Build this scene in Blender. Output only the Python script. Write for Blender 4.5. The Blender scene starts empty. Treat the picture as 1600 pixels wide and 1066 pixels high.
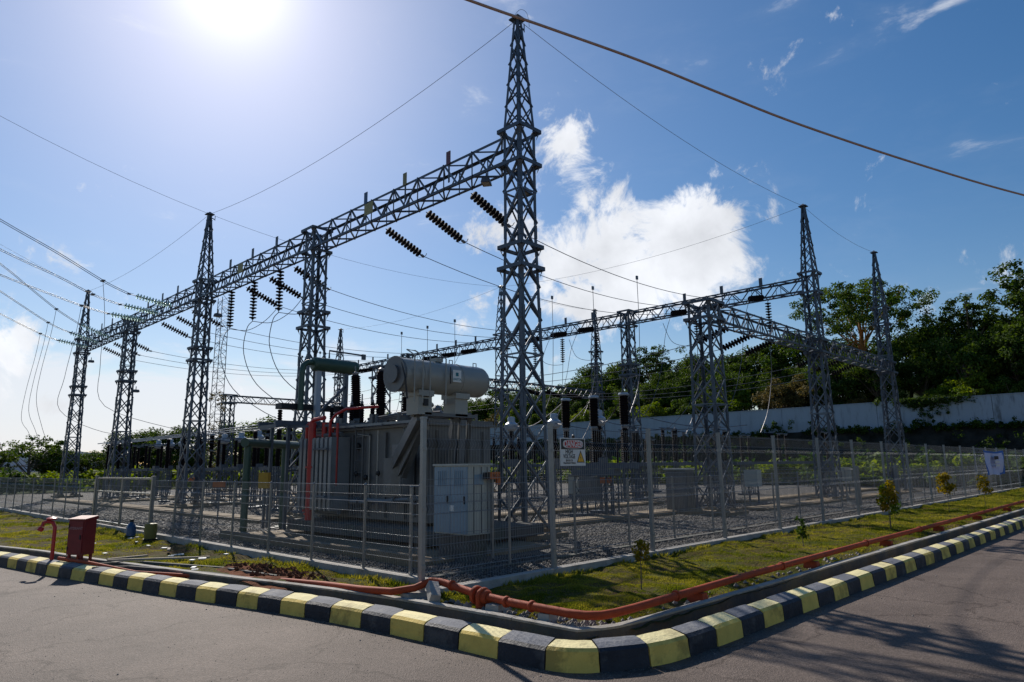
import bpy, math, random
import numpy as np
from mathutils import Vector, Matrix

random.seed(7)
rng = np.random.default_rng(7)
SC = bpy.context.scene
COL = SC.collection
PI = math.pi

# ------------------------------------------------------------------ camera
EYE = 1.65
AX = math.radians(44.2)
PITCH, ROLL = math.radians(10.35), math.radians(0.65)
Fh = Vector((math.cos(AX), math.sin(AX), 0))
Rh = Vector((math.sin(AX), -math.cos(AX), 0))
Zu = Vector((0, 0, 1))
fwd = Fh * math.cos(PITCH) + Zu * math.sin(PITCH)
up0 = -Fh * math.sin(PITCH) + Zu * math.cos(PITCH)
cx = Rh * math.cos(ROLL) - up0 * math.sin(ROLL)
cy = Rh * math.sin(ROLL) + up0 * math.cos(ROLL)
cam = bpy.data.cameras.new('camera')
cam.sensor_width = 36
cam.lens = 36 * 1067 / 1600
cam.clip_end = 5000
cam.clip_start = 0.1
camo = bpy.data.objects.new('camera', cam)
COL.objects.link(camo)
m3 = Matrix((cx, cy, -fwd)).transposed()
camo.matrix_world = Matrix.Translation((0, 0, EYE)) @ m3.to_4x4()
SC.camera = camo

# ------------------------------------------------------------------ light
SUN_EL = math.radians(36.0)
SH = Vector((0.362, 0.932, 0)).normalized()
SUN = SH * math.cos(SUN_EL) + Zu * math.sin(SUN_EL)
SC.view_settings.view_transform = 'Standard'
SC.view_settings.look = 'None'
SC.view_settings.exposure = 0.16
SC.view_settings.gamma = 1
SC.view_settings.use_curve_mapping = False
SC.cycles.max_bounces = 6
SC.cycles.transparent_max_bounces = 8
SC.cycles.use_denoising = True

sl = bpy.data.lights.new('sun', 'SUN')
sl.energy = 4.9
sl.angle = math.radians(0.53)
sl.color = (1.0, 0.93, 0.83)
so = bpy.data.objects.new('sun', sl)
so.rotation_euler = (-SUN).to_track_quat('-Z', 'Y').to_euler()
so.location = (0, 0, 60)
COL.objects.link(so)


def px_dir(px, py):
    """world direction seen at a pixel of the 1600x1066 photograph (used once to lay out the clouds)"""
    v = cx * (px - 800) + cy * (533 - py) + fwd * 1067
    return v.normalized()


def build_world():
    w = bpy.data.worlds.new('World')
    SC.world = w
    w.use_nodes = True
    nt = w.node_tree
    N, L = nt.nodes, nt.links
    bg = N['Background']

    def math_(op, a, b=None, clamp=False):
        n = N.new('ShaderNodeMath'); n.operation = op; n.use_clamp = clamp
        for i, v in enumerate((a, b)):
            if v is None: continue
            if isinstance(v, (int, float)): n.inputs[i].default_value = v
            else: L.new(v, n.inputs[i])
        return n.outputs[0]

    def vmath(op, a, b=None):
        n = N.new('ShaderNodeVectorMath'); n.operation = op
        for i, v in enumerate((a, b)):
            if v is None: continue
            if isinstance(v, (tuple, Vector)): n.inputs[i].default_value = tuple(v)
            else: L.new(v, n.inputs[i])
        return n.outputs['Value'] if op in ('DOT_PRODUCT', 'LENGTH') else n.outputs['Vector']

    def smooth(x, lo, hi):
        n = N.new('ShaderNodeMapRange'); n.interpolation_type = 'SMOOTHSTEP'
        L.new(x, n.inputs['Value'])
        n.inputs['From Min'].default_value = lo; n.inputs['From Max'].default_value = hi
        return n.outputs['Result']

    def mix(f, a, b):
        n = N.new('ShaderNodeMix'); n.data_type = 'RGBA'
        if isinstance(f, (int, float)): n.inputs[0].default_value = f
        else: L.new(f, n.inputs[0])
        for i, v in ((6, a), (7, b)):
            if isinstance(v, tuple): n.inputs[i].default_value = (*v, 1)
            else: L.new(v, n.inputs[i])
        return n.outputs[2]

    def scale(c, f):
        n = N.new('ShaderNodeVectorMath'); n.operation = 'SCALE'
        if isinstance(c, tuple): n.inputs[0].default_value = c
        else: L.new(c, n.inputs[0])
        if isinstance(f, (int, float)): n.inputs['Scale'].default_value = f
        else: L.new(f, n.inputs['Scale'])
        return n.outputs[0]

    sky = N.new('ShaderNodeTexSky')
    sky.sky_type = 'NISHITA'
    sky.sun_disc = False
    sky.sun_elevation = SUN_EL
    sky.sun_rotation = math.atan2(SH.x, SH.y)
    sky.air_density = 1.15
    sky.dust_density = 0.25
    sky.ozone_density = 2.5
    tc = N.new('ShaderNodeTexCoord')
    d = vmath('NORMALIZE', tc.outputs['Generated'])
    ca = vmath('DOT_PRODUCT', d, SUN)
    cap = math_('MAXIMUM', ca, 0.0)
    # the bright aureole of scattered light round the sun
    g1 = math_('MULTIPLY', math_('POWER', cap, 5000.0), 60.0)
    g2 = math_('MULTIPLY', math_('POWER', cap, 420.0), 5.5)
    g3 = math_('MULTIPLY', math_('POWER', cap, 40.0), 2.6)
    glow = math_('ADD', math_('ADD', g1, g2), g3)
    g4 = math_('MULTIPLY', math_('POWER', cap, 5.0), 1.25)
    glowc = vmath('ADD', scale((1.0, 0.97, 0.93), glow), scale((0.93, 0.98, 0.98), g4))
    hsv = N.new('ShaderNodeHueSaturation'); hsv.inputs['Saturation'].default_value = 1.34; hsv.inputs['Value'].default_value = 0.97
    L.new(sky.outputs[0], hsv.inputs['Color'])
    base = vmath('ADD', vmath('MULTIPLY', hsv.outputs[0], (1.08, 0.965, 0.99)), glowc)
    # clouds: a noise field thickened by soft masks that sit in the sky as directions
    sep = N.new('ShaderNodeSeparateXYZ'); L.new(d, sep.inputs[0])
    z = math_('MAXIMUM', sep.outputs['Z'], 0.0)

    def noise(vec, sc, det, rough, dist=0.0):
        n = N.new('ShaderNodeTexNoise'); n.inputs['Scale'].default_value = sc
        n.inputs['Detail'].default_value = det; n.inputs['Roughness'].default_value = rough
        n.inputs['Distortion'].default_value = dist
        L.new(vec, n.inputs['Vector'])
        return n.outputs['Fac']

    n1 = noise(d, 11.0, 12, 0.66, 0.35)
    stretch = N.new('ShaderNodeMapping'); L.new(d, stretch.inputs[0])
    stretch.inputs['Scale'].default_value = (1, 1, 3.2)
    n2 = noise(stretch.outputs[0], 6.5, 9, 0.62, 0.3)
    shadow = noise(d, 7.0, 5, 0.55)

    def blob(px, py, rx, ry, tilt=0.0):
        c = px_dir(px, py)
        r = Vector((c.y, -c.x, 0)).normalized(); u = r.cross(c).normalized()
        if tilt:
            r2 = r * math.cos(tilt) + u * math.sin(tilt); u2 = -r * math.sin(tilt) + u * math.cos(tilt)
            r, u = r2, u2
        dd = vmath('SUBTRACT', d, c)
        a = math_('DIVIDE', vmath('DOT_PRODUCT', dd, r), rx / 1067 * 0.93)
        b = math_('DIVIDE', vmath('DOT_PRODUCT', dd, u), ry / 1067 * 0.93)
        f = math_('DIVIDE', vmath('DOT_PRODUCT', dd, c), 0.6)
        q = math_('ADD', math_('ADD', math_('MULTIPLY', a, a), math_('MULTIPLY', b, b)), math_('MULTIPLY', f, f))
        return math_('EXPONENT', math_('MULTIPLY', q, -1.0))

    cum = None
    for args, wt in (((1000, 395, 135, 78), .66), ((890, 235, 62, 62), .50), ((1075, 315, 70, 60), .46), ((1085, 420, 80, 60), .52),
                     ((870, 400, 95, 110), .46), ((930, 480, 150, 30), .34), ((745, 365, 55, 45), .27), ((640, 495, 60, 14), .24),
                     ((735, 510, 50, 18), .26), ((20, 550, 46, 52), .50), ((200, 650, 60, 26), .42), ((330, 610, 45, 20), .34), ((90, 640, 60, 22), .40), ((420, 620, 50, 26), .30), ((710, 250, 22, 20), .20),
                     ((760, 470, 60, 20), .26), ((-200, 420, 160, 60), .4), ((1900, 300, 160, 80), .4), ((1010, 520, 60, 22), .2)):
        m = math_('MULTIPLY', blob(*args), wt)
        cum = m if cum is None else math_('ADD', cum, m)
    puff = math_('ADD', math_('MULTIPLY', math_('SUBTRACT', n1, 0.5), 2.2), cum)
    cov1 = smooth(puff, 0.27, 0.62)
    # low sheets of thin cloud, mostly near the horizon below the sun
    low = None
    for args, wt in (((150, 620, 420, 75), .27), ((380, 590, 160, 50), .16), ((30, 690, 300, 20), .3), ((560, 540, 90, 20), .16), ((1520, 425, 60, 9, .1), .24),
                     ((1480, 8, 70, 12, .25), .2), ((-500, 600, 400, 80), .4), ((640, 640, 250, 30), .25), ((800, 680, 900, 40), .22)):
        m = math_('MULTIPLY', blob(*args), wt)
        low = m if low is None else math_('ADD', low, m)
    sheet = math_('ADD', math_('MULTIPLY', math_('SUBTRACT', n2, 0.5), 1.1), low)
    cov2 = math_('MULTIPLY', smooth(sheet, 0.13, 0.42), 0.85)
    # faint veil everywhere
    veil = math_('MULTIPLY', smooth(n2, 0.45, 0.85), 0.05)
    # forward scattering brightens cloud near the sun
    fs = math_('MULTIPLY', math_('POWER', cap, 3.0), 1.0)
    lum = math_('ADD', math_('ADD', 9.6, fs), math_('MULTIPLY', math_('SUBTRACT', shadow, 0.5), -11.0))
    thick = smooth(puff, 0.5, 1.1)
    lum = math_('SUBTRACT', lum, math_('MULTIPLY', thick, 0.7))
    cc = scale((0.965, 0.985, 1.03), lum)
    c = mix(veil, base, cc)
    sheetc = scale((0.93, 0.97, 1.05), math_('ADD', 9.3, fs))
    c = mix(cov2, c, sheetc)
    c = mix(math_('MULTIPLY', cov1, 0.94), c, cc)
    L.new(c, bg.inputs['Color'])
    bg.inputs['Strength'].default_value = 0.08


build_world()

# ------------------------------------------------------------------ helpers
def tag(o, label=None, cat=None, group=None, kind=None):
    if label: o['label'] = label
    if cat: o['category'] = cat
    if group: o['group'] = group
    if kind: o['kind'] = kind
    return o


def thing(name, label, cat, loc=(0, 0, 0), rz=0.0, group=None):
    o = bpy.data.objects.new(name, None)
    o.empty_display_size = 0.2
    COL.objects.link(o)
    o.location = loc
    o.rotation_euler = (0, 0, rz)
    return tag(o, label, cat, group)


def copy_tree(o, parent=None):
    c = o.copy(); COL.objects.link(c); c.parent = parent
    for ch in list(o.children):
        copy_tree(ch, c)
    return c


class MB:
    """collects geometry for ONE mesh object"""
    def __init__(s):
        s.v, s.f, s.m = [], [], []

    def add(s, verts, faces, mi=0):
        b = len(s.v)
        s.v.extend([tuple(p) for p in verts])
        s.f.extend([tuple(i + b for i in f) for f in faces])
        s.m.extend([mi] * len(faces))
        return s

    def box(s, c, size, mi=0, rz=0.0, taper=1.0):
        x, y, z = (q / 2 for q in size)
        pts = []
        for k, sz in enumerate((-1, 1)):
            t = taper if k else 1.0
            for sx, sy in ((-1, -1), (1, -1), (1, 1), (-1, 1)):
                px, py = sx * x * t, sy * y * t
                pts.append((c[0] + px * math.cos(rz) - py * math.sin(rz), c[1] + px * math.sin(rz) + py * math.cos(rz), c[2] + sz * z))
        s.add(pts, [(3, 2, 1, 0), (4, 5, 6, 7), (0, 1, 5, 4), (1, 2, 6, 5), (2, 3, 7, 6), (3, 0, 4, 7)], mi)
        return s

    def bar(s, a, b, w, h=None, mi=0, upv=None):
        """rectangular bar from a to b"""
        a, b = Vector(a), Vector(b); h = h or w
        d = (b - a).normalized()
        u = Vector(upv) if upv else (Vector((0, 0, 1)) if abs(d.z) < 0.95 else Vector((1, 0, 0)))
        r = d.cross(u).normalized(); u = r.cross(d)
        pts = [p + r * (i * w / 2) + u * (j * h / 2) for p in (a, b) for i, j in ((-1, -1), (1, -1), (1, 1), (-1, 1))]
        s.add(pts, [(3, 2, 1, 0), (4, 5, 6, 7), (0, 1, 5, 4), (1, 2, 6, 5), (2, 3, 7, 6), (3, 0, 4, 7)], mi)
        return s

    def angle(s, a, b, w, t, n1, n2, mi=0):
        """steel angle (L section); n1, n2 the directions of its two flanges"""
        a, b = Vector(a), Vector(b); d = (b - a).normalized()
        n1 = Vector(n1); n1 = (n1 - d * n1.dot(d)).normalized()
        n2 = Vector(n2); n2 = (n2 - d * n2.dot(d)); n2 = (n2 - n1 * n2.dot(n1)).normalized()
        prof = [(0, 0), (w, 0), (w, t), (t, t), (t, w), (0, w)]
        pts = [p + n1 * x + n2 * y for p in (a, b) for x, y in prof]
        fs = [(i, (i + 1) % 6, (i + 1) % 6 + 6, i + 6) for i in range(6)]
        fs += [(5, 4, 3, 0), (3, 2, 1, 0), (6, 9, 10, 11), (6, 7, 8, 9)]
        s.add(pts, fs, mi)
        return s

    def tube(s, pts, r, n=6, mi=0, caps=True):
        pts = [Vector(p) for p in pts]
        rs = r if isinstance(r, (list, tuple)) else [r] * len(pts)
        rings = []
        pu = None
        for i, p in enumerate(pts):
            if i == 0: d = pts[1] - p
            elif i == len(pts) - 1: d = p - pts[i - 1]
            else: d = pts[i + 1] - pts[i - 1]
            d = d.normalized()
            if pu is None:
                u = Vector((0, 0, 1)) if abs(d.z) < 0.9 else Vector((1, 0, 0))
            else: u = pu
            q = d.cross(u).normalized(); u = q.cross(d).normalized(); pu = u
            rings.append([p + (q * math.cos(2 * PI * k / n) + u * math.sin(2 * PI * k / n)) * rs[i] for k in range(n)])
        fs = []
        for i in range(len(pts) - 1):
            for k in range(n):
                k2 = (k + 1) % n
                fs.append((i * n + k, (i + 1) * n + k, (i + 1) * n + k2, i * n + k2))
        if caps:
            fs.append(tuple(range(n)))
            fs.append(tuple(reversed(range((len(pts) - 1) * n, len(pts) * n))))
        s.add([v for rg in rings for v in rg], fs, mi)
        return s

    def lathe(s, prof, a=(0, 0, 0), axis=(0, 0, 1), n=12, mi=0):
        """profile [(radius, height)] turned about an axis that starts at a"""
        a = Vector(a); ax = Vector(axis).normalized()
        u = Vector((0, 0, 1)) if abs(ax.z) < 0.9 else Vector((1, 0, 0))
        q = ax.cross(u).normalized(); u = q.cross(ax)
        pts, fs = [], []
        for r, h in prof:
            for k in range(n):
                t = 2 * PI * k / n
                pts.append(a + ax * h + (q * math.cos(t) - u * math.sin(t)) * max(r, 1e-4))
        for i in range(len(prof) - 1):
            for k in range(n):
                k2 = (k + 1) % n
                fs.append((i * n + k, i * n + k2, (i + 1) * n + k2, (i + 1) * n + k))
        fs.append(tuple(reversed(range(n))))
        fs.append(tuple(range((len(prof) - 1) * n, len(prof) * n)))
        s.add(pts, fs, mi)
        return s

    def mesh(s, name, mats, smooth=False):
        me = bpy.data.meshes.new(name)
        me.from_pydata([tuple(v) for v in s.v], [], s.f)
        for m in (mats if isinstance(mats, (list, tuple)) else [mats]): me.materials.append(m)
        if any(s.m): me.polygons.foreach_set('material_index', s.m)
        if smooth:
            me.polygons.foreach_set('use_smooth', [True] * len(me.polygons))
            try: me.set_sharp_from_angle(angle=math.radians(40))
            except Exception: pass
        me.update()
        return me

    def build(s, name, mats, parent=None, smooth=False, loc=None):
        return link(name, s.mesh(name, mats, smooth), parent, loc)


def link(name, me, parent=None, loc=None):
    o = bpy.data.objects.new(name, me)
    COL.objects.link(o)
    if parent: o.parent = parent
    if loc is not None: o.location = loc
    return o


def np_mesh(name, co, faces_n, nper, mats, attr=None, mi=None):
    """co (N,3); polygons of nper verts each taken in order"""
    me = bpy.data.meshes.new(name)
    n = len(co)
    me.vertices.add(n); me.vertices.foreach_set('co', np.asarray(co, dtype=np.float32).ravel())
    idx = np.asarray(faces_n, dtype=np.int32).ravel()
    nf = len(idx) // nper
    me.loops.add(len(idx)); me.loops.foreach_set('vertex_index', idx)
    me.polygons.add(nf)
    me.polygons.foreach_set('loop_start', np.arange(0, nf * nper, nper, dtype=np.int32))
    if mi is not None: me.polygons.foreach_set('material_index', np.asarray(mi, dtype=np.int32))
    if attr is not None:
        at = me.attributes.new('tone', 'FLOAT', 'FACE')
        at.data.foreach_set('value', np.asarray(attr, dtype=np.float32))
    for m in (mats if isinstance(mats, (list, tuple)) else [mats]): me.materials.append(m)
    me.update(calc_edges=True)
    return me


# ------------------------------------------------------------------ materials
def mat(name, col, rough=0.6, metal=0.0, var=0.15, nscale=6.0, bump=0.0, bscale=40.0, col2=None, patch=0.0, coat=0.0, streak=0.0):
    m = bpy.data.materials.new(name); m.use_nodes = True
    nt = m.node_tree; N, L = nt.nodes, nt.links
    b = N['Principled BSDF']
    b.inputs['Roughness'].default_value = rough
    b.inputs['Metallic'].default_value = metal
    b.inputs['Coat Weight'].default_value = coat
    if 'porcelain' in name or 'hill' in name: b.inputs['Specular IOR Level'].default_value = 0.04
    if 'pipe' in name or 'kerb' in name: b.inputs['Specular IOR Level'].default_value = 0.22
    tc = N.new('ShaderNodeTexCoord')
    no = N.new('ShaderNodeTexNoise'); no.inputs['Scale'].default_value = nscale
    no.inputs['Detail'].default_value = 6; no.inputs['Roughness'].default_value = 0.65
    L.new(tc.outputs['Object'], no.inputs['Vector'])
    if streak:
        mp = N.new('ShaderNodeMapping'); mp.inputs['Scale'].default_value = (1, 1, streak)
        L.new(tc.outputs['Object'], mp.inputs[0]); L.new(mp.outputs[0], no.inputs['Vector'])
    rp = N.new('ShaderNodeValToRGB')
    c1 = tuple(c * (1 - var) for c in col); c2 = tuple(min(1, c * (1 + var)) for c in col)
    rp.color_ramp.elements[0].position = 0.3; rp.color_ramp.elements[1].position = 0.7
    rp.color_ramp.elements[0].color = (*c1, 1); rp.color_ramp.elements[1].color = (*c2, 1)
    L.new(no.outputs['Fac'], rp.inputs[0])
    out = rp.outputs[0]
    if col2:
        n2 = N.new('ShaderNodeTexNoise'); n2.inputs['Scale'].default_value = nscale * 0.37
        n2.inputs['Detail'].default_value = 8; n2.inputs['Roughness'].default_value = 0.7
        L.new(tc.outputs['Object'], n2.inputs['Vector'])
        mr = N.new('ShaderNodeMapRange'); mr.inputs['From Min'].default_value = 0.62 - patch * 0.3
        mr.inputs['From Max'].default_value = 0.72 - patch * 0.3
        L.new(n2.outputs['Fac'], mr.inputs[0])
        mx = N.new('ShaderNodeMix'); mx.data_type = 'RGBA'
        L.new(mr.outputs[0], mx.inputs[0]); L.new(out, mx.inputs[6]); mx.inputs[7].default_value = (*col2, 1)
        out = mx.outputs[2]
    L.new(out, b.inputs['Base Color'])
    if bump:
        nb = N.new('ShaderNodeTexNoise'); nb.inputs['Scale'].default_value = bscale; nb.inputs['Detail'].default_value = 5
        L.new(tc.outputs['Object'], nb.inputs['Vector'])
        bp = N.new('ShaderNodeBump'); bp.inputs['Strength'].default_value = bump; bp.inputs['Distance'].default_value = 0.02
        L.new(nb.outputs['Fac'], bp.inputs['Height']); L.new(bp.outputs[0], b.inputs['Normal'])
    return m


def leaf_mat(name, c1, c2, trans=0.35, rough=0.7):
    m = bpy.data.materials.new(name); m.use_nodes = True
    nt = m.node_tree; N, L = nt.nodes, nt.links
    b = N['Principled BSDF']; out = N['Material Output']
    at = N.new('ShaderNodeAttribute'); at.attribute_name = 'tone'
    mx = N.new('ShaderNodeMix'); mx.data_type = 'RGBA'
    L.new(at.outputs['Fac'], mx.inputs[0])
    mx.inputs[6].default_value = (*c1, 1); mx.inputs[7].default_value = (*c2, 1)
    L.new(mx.outputs[2], b.inputs['Base Color'])
    b.inputs['Roughness'].default_value = rough
    b.inputs['Specular IOR Level'].default_value = 0.12
    tr = N.new('ShaderNodeBsdfTranslucent')
    hs = N.new('ShaderNodeHueSaturation'); hs.inputs['Hue'].default_value = 0.485; hs.inputs['Saturation'].default_value = 1.15; hs.inputs['Value'].default_value = 1.5
    L.new(mx.outputs[2], hs.inputs['Color']); L.new(hs.outputs[0], tr.inputs['Color'])
    ms = N.new('ShaderNodeMixShader'); ms.inputs[0].default_value = trans
    L.new(b.outputs[0], ms.inputs[1]); L.new(tr.outputs[0], ms.inputs[2]); L.new(ms.outputs[0], out.inputs['Surface'])
    return m


M = {}
M['steel'] = mat('galvanised_steel', (0.080, 0.097, 0.122), 0.5, 0.25, 0.22, 5.0)
M['steel2'] = mat('bright_galvanised_bracing', (0.13, 0.15, 0.18), 0.36, 0.45, 0.2, 5.0)  # brighter copy of the steel, the look of sun-facing members put into its colour
M['fence'] = mat('fence_galvanising', (0.22, 0.23, 0.235), 0.36, 0.5, 0.12, 9.0, col2=(0.13, 0.13, 0.125), patch=0.05)
M['post'] = mat('pale_post_galvanising', (0.26, 0.27, 0.27), 0.36, 0.3, 0.1, 9.0, col2=(0.22, 0.22, 0.205), patch=0.08)
M['wire'] = mat('aluminium_conductor', (0.10, 0.10, 0.115), 0.42, 0.5, 0.1)
M['gwire'] = mat('earth_wire', (0.16, 0.17, 0.2), 0.5, 0.3, 0.1)
M['cable'] = mat('weathered_service_cable', (0.42, 0.27, 0.21), 0.7, 0, 0.2, 12)
M['porcelain'] = mat('brown_porcelain', (0.018, 0.013, 0.014), 0.7, 0, 0.25, 5)
M['glass'] = mat('green_toughened_glass', (0.62, 0.84, 0.78), 0.12, 0, 0.05)
M['glass'].node_tree.nodes['Principled BSDF'].inputs['Transmission Weight'].default_value = 0.6
M['cap'] = mat('insulator_cap', (0.2, 0.2, 0.21), 0.5, 0.6)
M['whiteenamel'] = mat('white_enamel', (0.33, 0.38, 0.44), 0.35, 0, 0.08)
M['trafo'] = mat('transformer_grey_paint', (0.115, 0.120, 0.123), 0.45, 0, 0.12, 3, col2=(0.085, 0.085, 0.078), patch=0.18)
M['radiator'] = mat('radiator_grey_paint', (0.21, 0.22, 0.225), 0.4, 0, 0.12, 3, col2=(0.14, 0.14, 0.135), patch=0.15)
M['conserv'] = mat('conservator_cream_paint', (0.27, 0.27, 0.245), 0.33, 0, 0.06, 2.5, col2=(0.20, 0.195, 0.165), patch=0.1)
M['green'] = mat('green_paint', (0.035, 0.075, 0.05), 0.45, 0, 0.15, 6, col2=(0.04, 0.08, 0.06), patch=0.1)
M['red'] = mat('fire_red_paint', (0.42, 0.022, 0.02), 0.4, 0, 0.12, 6)
M['boxred'] = mat('dark_red_hydrant_paint', (0.17, 0.012, 0.014), 0.55, 0, 0.15, 7, col2=(0.2, 0.02, 0.02), patch=0.1)
M['orange'] = mat('orange_pipe_paint', (0.34, 0.058, 0.022), 0.72, 0, 0.22, 5, col2=(0.22, 0.055, 0.03), patch=0.25)
M['orangesign'] = mat('orange_plate', (0.40, 0.10, 0.015), 0.5)
M['yellow'] = mat('yellow_plate', (0.45, 0.26, 0.02), 0.5)
M['cabwhite'] = mat('cabinet_light_grey', (0.38, 0.40, 0.36), 0.42, 0, 0.07, 3)
M['cabblue'] = mat('cabinet_blue_grey', (0.17, 0.26, 0.33), 0.4, 0, 0.08, 3)
M['black'] = mat('black_rubber', (0.015, 0.015, 0.017), 0.6)
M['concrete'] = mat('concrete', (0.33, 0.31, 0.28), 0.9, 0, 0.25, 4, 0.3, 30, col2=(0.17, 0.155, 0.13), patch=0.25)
M['dconcrete'] = mat('dark_concrete', (0.09, 0.085, 0.08), 0.9, 0, 0.3, 4, 0.4, 25, col2=(0.08, 0.085, 0.07), patch=0.4)  # darker concrete for the drain, kerb base, channel walls and some plinths
M['tan'] = mat('tan_cover_concrete', (0.19, 0.14, 0.085), 0.9, 0, 0.2, 5, 0.3, 30, col2=(0.24, 0.19, 0.13), patch=0.2)
M['signwhite'] = mat('sign_white', (0.66, 0.66, 0.63), 0.45, 0, 0.06, 12)
M['signblack'] = mat('sign_black', (0.02, 0.02, 0.022), 0.5)
M['signred'] = mat('sign_red', (0.55, 0.03, 0.025), 0.5)
M['signyellow'] = mat('sign_yellow', (0.80, 0.42, 0.02), 0.5)
M['teal'] = mat('teal_print', (0.01, 0.16, 0.20), 0.5)
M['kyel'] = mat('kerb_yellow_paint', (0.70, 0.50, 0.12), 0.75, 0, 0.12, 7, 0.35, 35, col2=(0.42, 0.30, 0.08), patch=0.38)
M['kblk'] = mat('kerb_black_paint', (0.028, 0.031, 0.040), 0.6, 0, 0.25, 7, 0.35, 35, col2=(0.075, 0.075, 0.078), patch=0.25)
M['kyeltop'] = mat('kerb_yellow_sunlit_worn_top', (0.78, 0.68, 0.36), 0.8, 0, 0.10, 7, 0.35, 35, col2=(0.55, 0.47, 0.25), patch=0.3)  # grazing sunlight on the kerb top painted in, along with worn dusty paint
M['kblktop'] = mat('kerb_black_sunlit_worn_top', (0.15, 0.155, 0.175), 0.8, 0, 0.2, 7, 0.35, 35, col2=(0.24, 0.235, 0.23), patch=0.25)  # black block tops: sun glare put into the colour, plus dust and wear
M['bluepl'] = mat('blue_plastic', (0.02, 0.07, 0.17), 0.35, 0, 0.1)
M['ypl'] = mat('yellow_plastic', (0.15, 0.14, 0.035), 0.6, 0, 0.1)
M['bark'] = mat('bark', (0.13, 0.10, 0.075), 0.9, 0, 0.3, 8)
M['obark'] = mat('mossy_orange_bark', (0.27, 0.13, 0.035), 0.9, 0, 0.35, 5)
M['wood'] = mat('grey_timber', (0.33, 0.28, 0.22), 0.85, 0, 0.2, 7)
M['pvc'] = mat('pale_litter', (0.7, 0.7, 0.68), 0.6)
M['rock'] = mat('rubble_stone', (0.20, 0.18, 0.16), 0.9, 0, 0.4, 9, 0.4, 40)
M['banner'] = mat('faded_banner_fabric', (0.50, 0.52, 0.70), 0.8, 0, 0.12, 3)
M['bannerblue'] = mat('banner_blue_border', (0.04, 0.13, 0.42), 0.8, 0, 0.12, 3)
M['camera'] = mat('lamp_housing', (0.09, 0.09, 0.1), 0.4)
M['lens'] = mat('lamp_glass', (0.35, 0.30, 0.22), 0.2)

M['leafdark'] = leaf_mat('leaf_dark', (0.016, 0.038, 0.008), (0.070, 0.115, 0.020), 0.34)
M['leafmid'] = leaf_mat('leaf_mid', (0.022, 0.055, 0.010), (0.085, 0.130, 0.022), 0.35)
M['leafbright'] = leaf_mat('leaf_bright', (0.045, 0.095, 0.012), (0.17, 0.22, 0.03), 0.42)
M['leafolive'] = leaf_mat('leaf_olive', (0.060, 0.058, 0.018), (0.15, 0.12, 0.045), 0.3)
M['leafyellow'] = leaf_mat('leaf_yellow', (0.10, 0.10, 0.01), (0.30, 0.22, 0.015), 0.4)
M['grass'] = leaf_mat('grass_blade', (0.070, 0.098, 0.014), (0.30, 0.28, 0.055), 0.45, 0.7)


def gravel_mat():
    m = bpy.data.materials.new('gravel_bed'); m.use_nodes = True
    nt = m.node_tree; N, L = nt.nodes, nt.links; b = N['Principled BSDF']
    b.inputs['Roughness'].default_value = 0.85
    tc = N.new('ShaderNodeTexCoord')
    vo = N.new('ShaderNodeTexVoronoi'); vo.inputs['Scale'].default_value = 22
    L.new(tc.outputs['Object'], vo.inputs['Vector'])
    no = N.new('ShaderNodeTexNoise'); no.inputs['Scale'].default_value = 0.7; no.inputs['Detail'].default_value = 6
    L.new(tc.outputs['Object'], no.inputs['Vector'])
    sp = N.new('ShaderNodeSeparateColor'); L.new(vo.outputs['Color'], sp.inputs[0])
    rp = N.new('ShaderNodeValToRGB'); L.new(sp.outputs[0], rp.inputs[0])
    rp.color_ramp.elements[0].color = (0.03, 0.029, 0.03, 1); rp.color_ramp.elements[1].color = (0.125, 0.112, 0.10, 1)
    mx = N.new('ShaderNodeMix'); mx.data_type = 'RGBA'; mx.blend_type = 'MULTIPLY'; mx.inputs[0].default_value = 0.8
    L.new(rp.outputs[0], mx.inputs[6])
    r2 = N.new('ShaderNodeValToRGB'); L.new(no.outputs['Fac'], r2.inputs[0])
    r2.color_ramp.elements[0].position = 0.3; r2.color_ramp.elements[0].color = (0.6, 0.58, 0.55, 1); r2.color_ramp.elements[1].position = 0.7
    r2.color_ramp.elements[1].color = (1, 1, 1, 1)
    L.new(r2.outputs[0], mx.inputs[7]); L.new(mx.outputs[2], b.inputs['Base Color'])
    bp = N.new('ShaderNodeBump'); bp.inputs['Strength'].default_value = 1.0; bp.inputs['Distance'].default_value = 0.05; bp.invert = True
    L.new(vo.outputs['Distance'], bp.inputs['Height']); L.new(bp.outputs[0], b.inputs['Normal'])
    return m


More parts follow.
